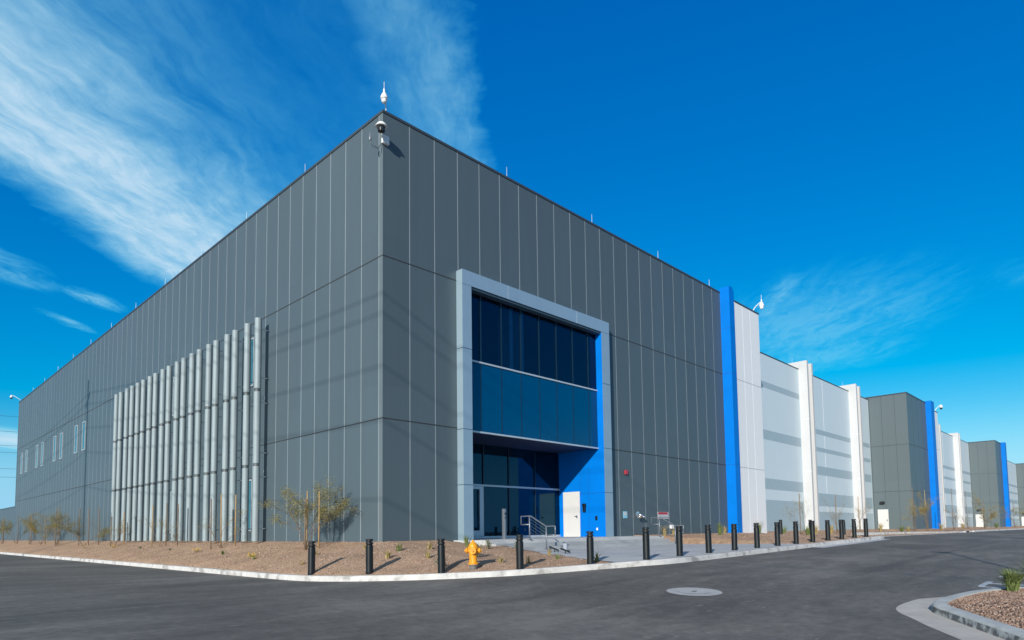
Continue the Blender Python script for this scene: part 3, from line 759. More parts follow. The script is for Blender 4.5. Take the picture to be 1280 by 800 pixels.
BL = [(-3.62,-1.85,'black bollard farthest left, on the gravel before the bushy staked sapling'),
      (-2.86,-3.58,'black bollard on the gravel straight in front of the building\'s near corner'),
      (-1.80,-5.33,'black bollard on the gravel immediately left of the yellow hydrant'),
      (-.15,-6.6,'black bollard on the gravel immediately right of the yellow hydrant'),
      (1.72,-7.52,'black bollard at the gravel tip in front of the entrance\'s blue side wall'),
      (3.09,-8.45,'black bollard on the left end of the pale walkway, below the red alarm'),
      (4.95,-8.45,'black bollard on the walkway in front of the right handrail'),
      (6.81,-8.45,'black bollard on the walkway, third from the walkway\'s left end'),
      (8.67,-8.45,'black bollard standing in front of the near building\'s blue fin'),
      (10.52,-8.45,'black bollard in front of the white bay, next right of the blue fin'),
      (12.38,-8.45,'black bollard at the right end of the walkway, overlapping the leftmost back bollard'),
      (14.25,-8.45,'black bollard on the gravel edge, second right of the white bay'),
      (16.1,-8.45,'black bollard in front of the nearer white fin pair'),
      (17.97,-8.45,'black bollard just right of the nearer white fin pair'),
      (19.82,-8.45,'black bollard third from the right end of the kerb row'),
      (21.68,-8.45,'black bollard second from the right end of the kerb row'),
      (23.55,-8.45,'rightmost black bollard, at the rounded end of the kerb')]
for i, (x, y, lab) in enumerate(BL):
    if i > 4: x, y = x+.28, y+.18
    make_bollard(x, y, walk_z(x, y)+.01 if 4 < i < 11 else zr(x, y)+.16 if i > 4 else max(gz(x, y), zr(x, y)+.13), lab, BG)
for x, y, lab in ((24.6,-3.6,'leftmost of the three smaller bollards behind the kerb row'), (27.8,-4.1,'middle of the three smaller bollards behind the kerb row'), (32.2,-4.6,'rightmost of the three smaller bollards behind the kerb row')):
    make_bollard(x, y, -.45, lab, 'bollards set back by the wing')

# ------------------------------------------------------------------ hydrant
hx, hy = -.98, -5.66
hz = gz(hx, hy)-.01
h = empty('fire_hydrant', (hx, hy, hz), 'yellow fire hydrant with grey base standing on the gravel between two bollards', 'fire hydrant')
o = MB(); o.lathe([(.108,hz-.2),(.108,hz+.10),(.14,hz+.105),(.14,hz+.135)], (hx,hy,0), 20); o.build('base', M['hydbase'], h)
o = MB(); o.lathe([(.145,hz+.136),(.145,hz+.17),(.108,hz+.18),(.104,hz+.30),(.108,hz+.42),(.118,hz+.46),(.118,hz+.54),(.15,hz+.545),(.15,hz+.575)], (hx,hy,0), 24)
o.build('barrel', M['yellow'], h)
o = MB(); o.lathe([(.148,hz+.577),(.148,hz+.60),(.125,hz+.605),(.115,hz+.65),(.085,hz+.70),(.045,hz+.725),(.034,hz+.73),(.034,hz+.765),(.02,hz+.785),(0,hz+.79)], (hx,hy,0), 24)
o.build('bonnet', M['yellow'], h)
cr, sr = math.cos(R(-46)), math.sin(R(-46))
def noz(ux, uy, L0, r0, name='nozzle'):
    o = MB(); zc = hz+.50
    def P(d): return (hx+ux*d, hy+uy*d, zc)
    o.tube([P(.09), P(L0)], r0, 14); o.tube([P(L0-.01), P(L0+.05)], r0*1.28, 14); o.tube([P(L0+.049), P(L0+.085)], r0*.45, 6)
    o.build(name, M['yellow'], h)
noz(cr, sr, .15, .055); noz(-cr, -sr, .15, .055); noz(sr, -cr, .15, .072)

# ------------------------------------------------------------------ island lower right
IP = [(5.6,-18.8),(4.9,-17.9),(4.0,-17.0),(3.2,-16.42),(2.4,-16.08),(1.6,-15.92),(.95,-15.85),(.45,-15.86),(.12,-15.98),(-.2,-16.2),(-.75,-16.55),(-1.6,-17.1),(-2.6,-17.75),(-3.6,-18.5),(-4.0,-19.4),(-3.2,-20.4),(0,-21.2),(4.0,-20.8),(5.5,-19.8)]
def cc(P, n=6):
    out = []; m = len(P)
    for i in range(m):
        p0, p1, p2, p3 = [Vector(P[(i+k) % m]) for k in (-1, 0, 1, 2)]
        for k in range(n):
            t = k/n; out.append(.5*((2*p1)+(p2-p0)*t+(2*p0-5*p1+4*p2-p3)*t*t+(3*p1-p0-3*p2+p3)*t**3))
    return out
IL = cc(IP)
def inward(P):
    ns = normals(P, True); c = sum(P, Vector((0,0)))/len(P)
    if ns[0].dot(c-P[0]) < 0: ns = [-n for n in ns]
    return ns
IN = inward(IL)
ik = sweep_kerb(IL, IN, [(-.01,-.2),(0,.0),(.008,.05),(.015,.118),(.035,.142),(.06,.15),(.24,.15),(.242,-.1)], True)
for fi, f in enumerate(ik.f):                                    # the face toward the lane carries black tyre scuffs
    if fi % 7 in (0, 1, 2): ik.m[fi] = 1
M['scuffed'] = mat('scuffed_kerb_face', (.46, .475, .46), .85, var=.18, scale=3, bump=.3, bscale=60, dirt=((.06, .065, .07), 7.0, .44, .8))
tag(ik.build('island_kerb', [M['ikerb'], M['scuffed']]), kind='structure')
IG = MB(); cen = Vector((.8,-18.6)); rows = []
for i in list(range(len(IL)))+[0]:
    p = IL[i]+IN[i]*.235; zc = zr(IL[i].x, IL[i].y)+.125; row = []
    for k in range(9):
        q = p.lerp(cen, k/8); row.append((q.x, q.y, zc+(zr(cen.x, cen.y)+.24-zc)*math.sin(k/8*math.pi/2)+.02*nz(q.x, q.y, 2)*(k > 0)))
    rows.append(row)
IG.grid(rows); tag(IG.build('island_gravel_bed', M['igravel']), kind='structure')
IB = BVHTree.FromPolygons([Vector(v) for v in IG.v], IG.f)
def iz(x, y):
    h = IB.ray_cast(Vector((x, y, 5)), Vector((0, 0, -1))); return h[0].z if h[0] is not None else None
# loose stones over the island bed
pb = MB(); rnd = random.Random(3); n = 0
while n < 15000:
    x, y = rnd.uniform(-3.4, 5.2), rnd.uniform(-19.6, -15.9)
    if rnd.random() > min(1, 1.15-.18*(abs(y+16.3))): continue
    z = iz(x, y)
    if z is None: continue
    s = rnd.choice((.009, .011, .014, .018)); a = rnd.uniform(0, 6.28); mi = rnd.choice((0, 0, 1, 1, 2))
    base = len(pb.v)
    for k in range(5):
        t = a+k*1.2566; rr = s*rnd.uniform(.7, 1.15); pb.v.append((x+rr*math.cos(t), y+rr*math.sin(t), z-.004))
    for k in range(5):
        t = a+.3+k*1.2566; rr = s*rnd.uniform(.4, .8); pb.v.append((x+rr*math.cos(t), y+rr*math.sin(t), z+s*rnd.uniform(.7, 1.1)))
    for k in range(5):
        pb.f.append((base+k, base+(k+1) % 5, base+5+(k+1) % 5, base+5+k)); pb.m.append(mi); pb.sm.append(False)
    pb.f.append(tuple(base+5+k for k in range(5))); pb.m.append(mi); pb.sm.append(False); n += 1
M['st1'] = mat('stone_tan', (.29, .195, .15), .9, var=.25, scale=3); M['st2'] = mat('stone_brown', (.20, .13, .10), .9, var=.25, scale=3); M['st3'] = mat('stone_pale', (.38, .30, .25), .9, var=.2, scale=3)
tag(pb.build('loose_gravel', [M['st1'], M['st2'], M['st3']]), 'loose reddish brown gravel filling the kerbed island', 'gravel', kind='stuff')
# loose stones on the big bed near the kerb
pb = MB(); n = 0; cand = [i for i, p in enumerate(PATH) if p.y < 30 and p.x < 27]
while n < 7000:
    i = rnd.choice(cand); t = rnd.random()**1.1; a = PATH[i]+NR[i]*.25; q = a.lerp(target(PATH[i]), t*.93)
    x, y = q.x+rnd.uniform(-.15, .15), q.y+rnd.uniform(-.15, .15)
    if in_walk(x, y) or in_walk(x+.2, y) or in_walk(x-.2, y): continue
    z = gz(x, y); s = rnd.choice((.010, .012, .016, .02, .028)); b0 = rnd.uniform(0, 6.28); mi = rnd.choice((0, 0, 1, 2, 2)); base = len(pb.v)
    for k in range(5):
        tt = b0+k*1.2566; rr = s*rnd.uniform(.7, 1.15); pb.v.append((x+rr*math.cos(tt), y+rr*math.sin(tt), z-.006))
    for k in range(5):
        tt = b0+.3+k*1.2566; rr = s*rnd.uniform(.4, .8); pb.v.append((x+rr*math.cos(tt), y+rr*math.sin(tt), z+s*rnd.uniform(.6, 1.0)))
    for k in range(5):
        pb.f.append((base+k, base+(k+1) % 5, base+5+(k+1) % 5, base+5+k)); pb.m.append(mi); pb.sm.append(False)
    pb.f.append(tuple(base+5+k for k in range(5))); pb.m.append(mi); pb.sm.append(False); n += 1
tag(pb.build('loose_gravel', [M['st1'], M['st2'], M['st3']]), 'loose reddish gravel strewn over the slope below the building', 'gravel', kind='stuff')
# concrete pan round the island nose
ap = MB(); rows = []
sel = [i for i in range(len(IL)) if IL[i].x < 3.2 and IL[i].y > -19.0]
sel.sort(key=lambda i: i)
for i in sel:
    p = IL[i]; wd = .52 if p.x < 1.6 else max(.05, .52*(3.2-p.x)/1.6)
    if p.x < -3.0: wd = .55
    rows.append([(p.x-IN[i].x*o, p.y-IN[i].y*o, zr(p.x-IN[i].x*o, p.y-IN[i].y*o)+.016-.010*o/wd) for o in (0.0, wd*.5, wd)])
ap.grid(rows); tag(ap.build('island_gutter_pan', M['apron']), kind='structure')
# painted hatching by the island and manhole
pt = MB()
for x0, x1, y0, y1 in ((4.5, 4.75, -16.9, -15.9), (5.35, 5.6, -17.2, -15.9), (4.75, 6.0, -15.98, -15.86), (7.3, 7.75, -16.9, -15.9), (8.7, 9.2, -17.0, -15.9)):
    pt.grid([[(x, y, zr(x, y)+.005) for x in (x0, x1)] for y in (y0, (y0+y1)/2, y1)], smooth=False)
tag(pt.build('road_marking', M['paint']), kind='structure')
mh = empty('manhole', (-.41, -11.83, zr(-.41,-11.83)), 'round manhole cover in a pale concrete collar set into the asphalt', 'manhole')
o = MB(); z = zr(-.41,-11.83)
def disc(r0, r1, h, m, n=40):
    ring = []
    for rr in (r0, r1): ring.append([(-.41+rr*math.cos(2*math.pi*k/n), -11.83+rr*math.sin(2*math.pi*k/n), 0) for k in range(n+1)])
    return MB().grid([[(x, y, zr(x, y)+h) for x, y, _ in r_] for r_ in ring][::-1], m, False)
disc(.33, .56, .010, 0).build('collar', M['collarconc'], mh)
disc(.02, .328, .014, 0).build('cover', M['collarconc'], mh)
o = MB(); o.lathe([(.055,z+.012),(.055,z+.018)], (-.41,-11.83,0), 12); o.build('lift_ring', M['iron'], mh)

# ------------------------------------------------------------------ plants
def leafquad(mb, c, size, rnd, m=0):
    d = Vector((rnd.uniform(-1,1), rnd.uniform(-1,1), rnd.uniform(-.6,1))).normalized(); s_ = d.orthogonal().normalized()*size*.28
    c = Vector(c)
    mb.face([c-s_*.2, c+d*size*.5-s_, c+d*size, c+d*size*.5+s_], m)
def sapling(x, y, h, spread, seed, leaves, stakes, label, group, leafmat='leaf', dens=1.0, lean=0):
    rnd = random.Random(seed); z = gz(x, y)-.03
    r = empty('sapling', (x, y, z), label, 'tree', group)
    tr = MB(); cr_ = MB(); tips = []; wid = min(1, .2+spread/.9)
    nst = rnd.choice((3, 4)) if leaves < 7 else 7
    def branch(p, d, ln, rad, lv):
        pts = [p]; n = 4; q = p.copy(); dd = d.copy()
        for i in range(n):
            dd = (dd+Vector((rnd.gauss(0,.16), rnd.gauss(0,.16), rnd.gauss(.03,.10)))).normalized(); q = q+dd*ln/n; pts.append(q.copy())
        tr.tube(pts, [rad*(1-.6*i/n) for i in range(n+1)], 5 if lv > 0 else 6, 0, False)
        if lv < 3:
            for k in range(rnd.choice((3, 4)) if lv < 2 else 3):
                t = rnd.uniform(.3, 1); i = min(n-1, int(t*n)); b = pts[i].lerp(pts[i+1], t*n-i)
                nd = (dd+Vector((rnd.gauss(0,.65*wid), rnd.gauss(0,.65*wid), rnd.gauss(.1,.4)))).normalized()
                branch(b, nd, ln*rnd.uniform(.42, .62), rad*.5, lv+1)
        if lv >= 2 or (lv == 1 and leaves > 3): tips.extend(pts[1:])
    for k in range(nst):
        a = 6.283*k/nst+rnd.uniform(-.5, .5); s_ = spread*rnd.uniform(.35, .8)
        d = Vector((math.cos(a)*s_/h*1.5+lean, math.sin(a)*s_/h*1.5, 1)).normalized()
        branch(Vector((x, y, z)), d, h*rnd.uniform(.6, .8), .012*h/2.2, 0)
    for t in tips:
        for k in range(max(0, int(leaves*1.6*dens*rnd.uniform(.1, 1.9)))):
            leafquad(cr_, t+Vector((rnd.gauss(0,.07), rnd.gauss(0,.07), rnd.gauss(0,.07))), rnd.uniform(.022, .042)*(1+h/9), rnd, rnd.choice((0, 0, 1)))
    tr.build('trunk', M['bark'], r)
    if cr_.f: cr_.build('crown', [M[leafmat], M['leaf2']], r)
    for sx, sy, sh, mt in stakes:
        o = MB(); a, b = x+sx, y+sy; zz = gz(a, b)-.1
        o.tube([(a,b,zz),(a+rnd.uniform(-.03,.03),b+rnd.uniform(-.03,.03),zz+sh)], .027, 8); o.build('stake', M[mt], r)
    return r
TG = 'staked saplings along the charcoal side wall'
sapling(-1.45, 2.55, 2.2, .52, 14, 7, ((.30,-.34,2.1,'stake'), (.35,.62,2.15,'stake'), (-.1,-.1,1.9,'stake2')), 'bushiest sapling, with tan stakes, in front of the near end of the side wall', TG, 'leaf', .62)
sapling(-1.5, 10.0, 2.0, .75, 21, 1, ((.1,.12,2.4,'stake'), (.35,-.75,2.3,'stake'), (-.2,.45,2.3,'stake2')), 'nearly bare sapling with tall tan stakes before the right end of the tube screen', TG)
sapling(-1.5, 17.7, 1.9, .8, 31, 1, ((.2,-.3,2.3,'stake2'), (-.2,.6,2.3,'stake'), (.35,-1.5,2.2,'stake2')), 'nearly bare sapling with three stakes before the middle of the tube screen', TG)
sapling(-1.5, 25.6, 1.9, 1.0, 41, 1, ((.3,-.5,2.1,'stake'), (-.1,.6,1.9,'stake2')), 'sparse sapling before the left end of the tube screen', TG)
sapling(-1.6, 32.8, 2.4, 1.6, 51, 6, ((.2,-.5,2.6,'stake2'), (-.1,.7,2.6,'stake2'), (.2,-3,2.5,'stake2')), 'leafy olive sapling just left of the tube screen', TG, 'leaf')
sapling(-1.6, 40.6, 2.5, 1.3, 61, 2, ((.2,.5,3.0,'stake2'), (-.2,-.5,3.0,'stake2')), 'thin brown sapling with paired stakes under the nearest pair of narrow windows', TG)
sapling(-1.6, 46.5, 2.3, 1.2, 71, 5, ((.2,-.5,2.5,'stake2'),), 'small yellowish sapling under the second pair of narrow windows', TG, 'leaf2')
sapling(-1.6, 51.5, 2.4, 1.4, 81, 3, ((.2,.5,2.7,'stake2'), (0,-.8,2.7,'stake2')), 'brownish sapling with a dark stake, under the third pair of narrow windows', TG)
sapling(-1.6, 58.0, 2.4, 1.9, 91, 5, ((.2,.5,2.7,'stake2'), (0,-.8,2.5,'stake2')), 'spreading olive sapling second from the left edge', TG)
sapling(-1.6, 66.0, 2.5, 1.5, 101, 4, ((.2,.5,2.7,'stake2'), (0,-.8,2.7,'stake2')), 'dark sapling at the left edge of the picture', TG)
RG = 'young trees along the pale wings'
sapling(30.5, -2.6, 2.2, .15, 111, 1, ((.3,.2,2.8,'stake2'),), 'slim sapling with one stake before the nearer white fin pair', RG, 'leaf2')
sapling(38.0, -2.4, 2.2, .15, 121, 1, ((.3,.2,3.0,'stake2'),), 'slim sapling before the striped wall between the fin pairs', RG, 'leaf2')
sapling(44.0, -2.2, 2.4, .15, 126, 1, ((.3,.2,3.0,'stake'),), 'slim pale sapling before the farther white fin pair', RG, 'leaf2')
sapling(56.5, -3.2, 2.6, .22, 131, 2, ((.4,.2,4.2,'stake2'),), 'thin sapling before the nearer grey tower', RG, 'leaf2')
sapling(59.5, -3.6, 3.0, .22, 141, 5, ((.4,.2,4.0,'stake'),), 'ochre sapling before the blue fin of the nearer grey tower', RG, 'leaf2')
sapling(72.0, -3.5, 2.6, .15, 151, 1, ((.4,.2,4.6,'stake2'),), 'bare thin sapling right of the nearer blue fin', RG)
sapling(80.0, -3.5, 2.6, .15, 161, 1, ((.4,.2,4.6,'stake2'),), 'bare thin sapling before the second pale wing', RG)
sapling(90.5, -3.6, 3.4, .4, 171, 6, ((.4,.2,4.0,'stake2'),), 'fuller ochre tree before the second grey tower', RG, 'leaf2')
sapling(117.0, -3.6, 3.8, .5, 181, 6, ((.4,.2,4.0,'stake2'),), 'olive tree near the right edge before the farthest tower', RG)

def tuft(x, y, h, spread, n, m1, label, cat, group, seed, flowers=0, zf=gz, name='grass_tuft'):
    rnd = random.Random(seed); z = zf(x, y)-.01; o = MB()
    for k in range(n):
        a = rnd.uniform(0, 6.283); l = h*rnd.uniform(.55, 1.05); out = spread*rnd.uniform(.15, 1)
        bx, by = x+rnd.gauss(0,.03), y+rnd.gauss(0,.03); d = Vector((math.cos(a), math.sin(a), 0)); sd = Vector((-d.y, d.x, 0))*.009*(1+h)
        p0 = Vector((bx, by, z)); p1 = p0+d*out*.35+Vector((0,0,l*.6)); p2 = p0+d*out+Vector((0,0,l))
        o.face([p0-sd, p0+sd, p1+sd*.8, p1-sd*.8]); o.face([p1-sd*.8, p1+sd*.8, p2])
    for k in range(flowers):
        a = rnd.uniform(0, 6.283); rr = spread*rnd.uniform(.1, 1.1)
        for q in range(3): leafquad(o, (x+rr*math.cos(a), y+rr*math.sin(a), z+h*rnd.uniform(.5, 1.05)), .045, rnd, 1)
    ob = o.build(name, [M[m1], M['flower']], None, (x, y, z)); return tag(ob, label, cat, group)
def bush(x, y, h, w_, n, m1, label, seed, zf=gz, group='small shrubs on the gravel', leaf=.05):
    rnd = random.Random(seed); z = zf(x, y)-.02
    r = empty('shrub', (x, y, z), label, 'shrub', group); s = MB(); f = MB()
    for k in range(9):
        a = rnd.uniform(0, 6.283); t = Vector((x+math.cos(a)*w_*rnd.uniform(.2,.9), y+math.sin(a)*w_*rnd.uniform(.2,.9), z+h*rnd.uniform(.6,1)))
        s.tube([(x,y,z), ((x+t.x)/2+rnd.gauss(0,.02), (y+t.y)/2+rnd.gauss(0,.02), z+h*.45), t], [.008,.006,.003], 4, 0, False)
        for q in range(n//9):
            u = rnd.uniform(.25, 1.05); c = Vector((x,y,z)).lerp(t, u)+Vector((rnd.gauss(0,.3*w_*.4), rnd.gauss(0,.3*w_*.4), rnd.gauss(0,.04)))
            leafquad(f, c, leaf*rnd.uniform(.6,1.3), rnd)
    s.build('stem', M['twig'], r); f.build('foliage', M[m1], r)
PG = 'small desert plants on the gravel slope'
TP = [  # x, y, height, spread, blades, material, flowers, label
 (-2.0, .9, .20, .22, 26, 'grass', 0, 'dry tuft on the slope just right of the bushy sapling'),
 (-1.1, -.7, .24, .22, 26, 'grass', 0, 'dry tuft high on the slope below the building corner'),
 (-1.6, -2.6, .30, .25, 34, 'grass', 0, 'dry straw tuft right behind the bollard at the building corner'),
 (-.7, -1.9, .32, .2, 22, 'ggrass', 0, 'thin green tuft close to the charcoal front near the corner'),
 (-.9, -3.6, .28, .22, 26, 'grass', 0, 'dry tuft midway between the corner bollard and the hydrant bollard'),
 (.3, -2.2, .30, .2, 24, 'grass', 0, 'straw tuft under the second panel of the front'),
 (1.0, -3.3, .34, .26, 26, 'grass', 0, 'straw tuft behind the bollard left of the hydrant'),
 (2.3, -1.7, .42, .3, 36, 'ggrass', 0, 'green tuft at the foot of the portal\'s left pier'),
 (.1, -5.6, .22, .2, 20, 'grass', 0, 'small dry tuft behind the hydrant, beside its shadow'),
 (.6, -6.2, .26, .2, 22, 'grass', 0, 'dry tuft right of the bollard beside the hydrant'),
 (3.0, -4.9, .25, .2, 22, 'grass', 0, 'dry tuft in front of the left handrail'),
 (2.1, -6.0, .18, .2, 24, 'ggrass', 0, 'low yellow green tuft between the floodlights and the kerb'),
 (2.3, -7.3, .36, .3, 22, 'ggrass', 0, 'dark spiky tuft just right of the bollard before the blue wall'),
 (-2.5, 4.6, .16, .2, 20, 'flower', 8, 'low yellow flowering clump in front of the tube screen, nearest one'),
 (-2.4, 7.4, .2, .25, 30, 'ggrass', 0, 'round green tuft left of the leftmost bollard'),
 (-2.1, 10.9, .18, .25, 16, 'grass', 14, 'yellow flowering clump before the right half of the tube screen'),
 (-2.9, 3.4, .16, .2, 16, 'ggrass', 10, 'yellow flowers beside the round green tuft'),
 (-2.2, 14.0, .16, .22, 20, 'sage', 0, 'greyish tuft before the middle of the tube screen'),
 (-1.9, 19.5, .18, .25, 20, 'sage', 0, 'dark low tuft before the left half of the tube screen'),
 (-2.0, 24.0, .2, .25, 16, 'grass', 12, 'yellow flowering clump before the left end of the tube screen'),
 (-2.2, 29.5, .2, .3, 20, 'grass', 0, 'dry tuft between the tube screen and the leafy olive sapling'),
 (-3.1, -.3, .2, .2, 20, 'grass', 0, 'dry tuft right beside the leftmost bollard'),
 (15.7, -1.4, .55, .4, 44, 'grass', 0, 'dry grass clump by the right handrail\'s wall'),
 (17.3, -1.0, .4, .35, 34, 'grass', 0, 'dry grass clump under the notice sign'),
 (20.2, -2.1, .75, .4, 60, 'ggrass', 0, 'tall green grass clump left of the blue fin'),
 (22.2, -1.4, .5, .35, 40, 'grass', 0, 'dry grass clump close left of the blue fin'),
 (25.4, -2.0, .8, .5, 60, 'ggrass', 0, 'tall green clump in front of the white bay'),
 (28.6, -2.2, .7, .45, 50, 'ggrass', 0, 'green clump before the right edge of the white bay'),
 (24.0, -5.3, .6, .5, 60, 'ggrass', 0, 'round green clump between the kerb row and the back bollards'),
 (33.5, -2.4, .8, .5, 50, 'grass', 0, 'dry clump before the striped wall left of the first fins'),
 (36.0, -2.6, .8, .5, 50, 'grass', 0, 'dry clump before the first white fins'),
 (41.0, -2.6, .8, .5, 50, 'ggrass', 0, 'greenish clump right of the first white fins'),
 (47.0, -2.8, .9, .6, 50, 'grass', 0, 'dry clump before the second white fins'),
 (51.0, -3.4, .6, .7, 60, 'ggrass', 0, 'wide low clump left of the tower\'s white door'),
 (54.0, -3.2, .6, .7, 60, 'grass', 0, 'wide low clump below the nearer tower\'s corner'),
 (66.0, -3.4, .8, .7, 50, 'grass', 0, 'dry clump right of the nearer tower\'s blue fin'),
 (77.0, -3.4, .9, .8, 50, 'grass', 0, 'dry clump before the second pale wing'),
 (97.0, -3.8, 1.0, .9, 50, 'ggrass', 0, 'green clump before the second grey tower\'s corner'),
]
for i, (x, y, hh, sp, nb, mt, fl, lab) in enumerate(TP):
    if mt == 'flower': tuft(x, y, hh, sp, nb, 'ggrass', lab, 'flowers', PG, 300+i, 14, name='flower_clump')
    elif fl: tuft(x, y, hh, sp, nb, mt, lab, 'flowers', PG, 300+i, fl, name='flower_clump')
    else: tuft(x, y, hh, sp, nb, mt, lab, 'grass tuft', PG, 300+i)
bush(.35, -4.35, .42, .22, 260, 'sage', 'upright sage green shrub right of the hydrant on the slope', 1)
bush(2.2, -2.9, .36, .2, 200, 'sage', 'sage shrub behind the hydrant at the foot of the lobby glass', 2)
bush(2.9, -3.6, .34, .22, 220, 'sage', 'sage shrub behind the bollard right of the hydrant', 3)
bush(-1.55, -5.0, .38, .2, 200, 'sage', 'grey green shrub directly behind the hydrant\'s left side', 4)
bush(.75, -3.9, .16, .2, 160, 'sage', 'low sage shrub beside the upright one', 5)
izf = lambda x, y: (iz(x, y) or -1.1)
tuft(2.75, -16.72, .46, .40, 220, 'ggrass', 'fresh green spiky grass clump on the kerbed island at the right edge', 'grass tuft', 'island planting', 406, 0, izf)
tuft(3.3, -17.05, .62, .5, 200, 'sage', 'taller wispy grey green grass behind the green one on the island', 'grass tuft', 'island planting', 407, 0, izf)

# ------------------------------------------------------------------ power line (casts the shadows on the wall) and the light pole by the island
upx, upy = -20.0, 31.1
up_ = empty('utility_pole', (upx, upy, -1.3), 'tall timber power pole with crossarm standing across the road from the side wall', 'utility pole')
o = MB(); o.tube([(upx,upy,-1.5),(upx,upy,20.0)], [.20,.13], 12); o.build('pole', M['timber'], up_)
o = MB(); o.box(upx-1.2, upx+1.2, upy-.07, upy+.07, 18.3, 18.5); o.build('crossarm', M['timber'], up_)
up2 = dup(up_, (upx-2, -62, -1.3), None, 'second timber power pole far behind the viewpoint')
up3 = dup(up_, (upx-2, 124, -1.3), None, 'third timber power pole far beyond the left edge')
def wire(x0, za, zb_, zc_, lab):
    pts = []
    for i in range(41):
        t = i/40; y = -62+t*(upy+62); pts.append((x0-2+2*t, y, za+(zb_-za)*t-2.6*4*t*(1-t)))
    for i in range(1, 25):
        t = i/24; y = upy+t*(124-upy); pts.append((x0-2*t, y, zb_+(zc_-zb_)*t-2.4*4*t*(1-t)))
    o = MB(); o.tube(pts, .019, 5); tag(o.build('power_line', M['wire'], None), lab, 'power line', 'power lines of the pole across the road')
wire(upx-1.0, 18.9, 18.55, 18.6, 'overhead power line on the outer end of the crossarm')
wire(upx+1.0, 18.7, 18.55, 18.6, 'overhead power line on the inner end of the crossarm')
wire(upx+.14, 16.6, 16.2, 16.2, 'overhead power line below the crossarm, upper')
wire(upx+.14, 14.7, 14.3, 14.3, 'overhead power line below the crossarm, middle')
wire(upx+.14, 11.9, 11.6, 11.6, 'overhead power line below the crossarm, lowest')
# far distribution lines seen at the left edge
for k, zz in enumerate((28.5, 25.0, 21.8, 20.2, 16.5, 14.6)):
    o = MB(); o.tube([(-80+8*i, 165, zz-1.2*math.sin(math.pi*i/16)) for i in range(17)], .03, 5)
    tag(o.build('far_power_line', M['wire'], None), f'far power line against the sky at the left edge, {NUM[k]} from the top', 'power line', 'far power lines')
for xx, lab in ((-80, 'far steel pole of the distant power lines, off to the left'), (48, 'far steel pole of the distant lines behind the building')):
    r = empty('utility_pole', (xx, 165, -1), lab, 'utility pole'); o = MB(); o.tube([(xx,165,-1),(xx,165,30)], [.4,.2], 10); o.build('pole', M['steel'], r)
lx, ly = -5.2, -22.9
lp = empty('light_pole', (lx, ly, zr(lx, ly)), 'slim parking lot light pole standing right of the viewpoint', 'light pole')
z0 = zr(lx, ly)
o = MB(); o.lathe([(.28,z0-.2),(.28,z0+.6),(.24,z0+.62)], (lx,ly,0), 16); o.build('base', M['concrete'], lp)
o = MB(); o.tube([(lx,ly,z0+.6),(lx,ly,7.2)], [.075,.05], 10); o.build('pole', M['black'], lp)
o = MB(); o.box(lx-.15, lx+.15, ly-.1, ly+.5, 7.15, 7.25); o.build('lamp_head', M['black'], lp)

# ------------------------------------------------------------------ sun, sky, clouds
AZ, EL = R(24.5), R(19.4)
sd = Vector((math.cos(AZ)*math.cos(EL), math.sin(AZ)*math.cos(EL), -math.sin(EL)))
sl = bpy.data.lights.new('sun', 'SUN'); sl.energy = 4.8; sl.angle = R(.53); sl.color = (1.0, .94, .85)
so = bpy.data.objects.new('sun', sl); COL.objects.link(so); so.rotation_euler = sd.to_track_quat('-Z', 'Y').to_euler(); so.location = (-40, -30, 40)

wd = bpy.data.worlds.new('World'); SC.world = wd; wd.use_nodes = True
nt = wd.node_tree; bg = nt.nodes['Background']
sky = N(nt, 'ShaderNodeTexSky', sky_type='NISHITA', sun_disc=False, sun_elevation=EL, sun_rotation=math.atan2(-sd.x, -sd.y), altitude=300, air_density=1.0, dust_density=.35, ozone_density=2.5)
hsv = N(nt, 'ShaderNodeHueSaturation'); hsv.inputs['Saturation'].default_value = 1.45; hsv.inputs['Value'].default_value = 1.0; hsv.inputs['Hue'].default_value = .497
L(nt, sky.outputs[0], hsv.inputs['Color'])
tc = N(nt, 'ShaderNodeTexCoord'); sx = N(nt, 'ShaderNodeSeparateXYZ'); L(nt, tc.outputs['Generated'], sx.inputs[0])
def mth(op, a, b=None, c=None, clamp=False):
    n = N(nt, 'ShaderNodeMath', operation=op); n.use_clamp = clamp
    for i, v in enumerate((a, b, c)):
        if v is None: continue
        if isinstance(v, (int, float)): n.inputs[i].default_value = v
        else: L(nt, v, n.inputs[i])
    return n.outputs[0]
sc_ = N(nt, 'ShaderNodeSeparateColor'); L(nt, hsv.outputs[0], sc_.inputs[0])
sr_ = mth('MAXIMUM', mth('MULTIPLY', mth('SUBTRACT', sc_.outputs[0], .85), 1.15), 0.0)
sg_ = mth('MULTIPLY', mth('POWER', mth('MULTIPLY', sc_.outputs[1], .1), .9), 11.1)
sb_ = mth('MAXIMUM', sc_.outputs[2], mth('MULTIPLY', mth('POWER', mth('MULTIPLY', sc_.outputs[2], .1), .6), 10.8))
grd = N(nt, 'ShaderNodeCombineColor'); L(nt, sr_, grd.inputs[0]); L(nt, sg_, grd.inputs[1]); L(nt, sb_, grd.inputs[2])
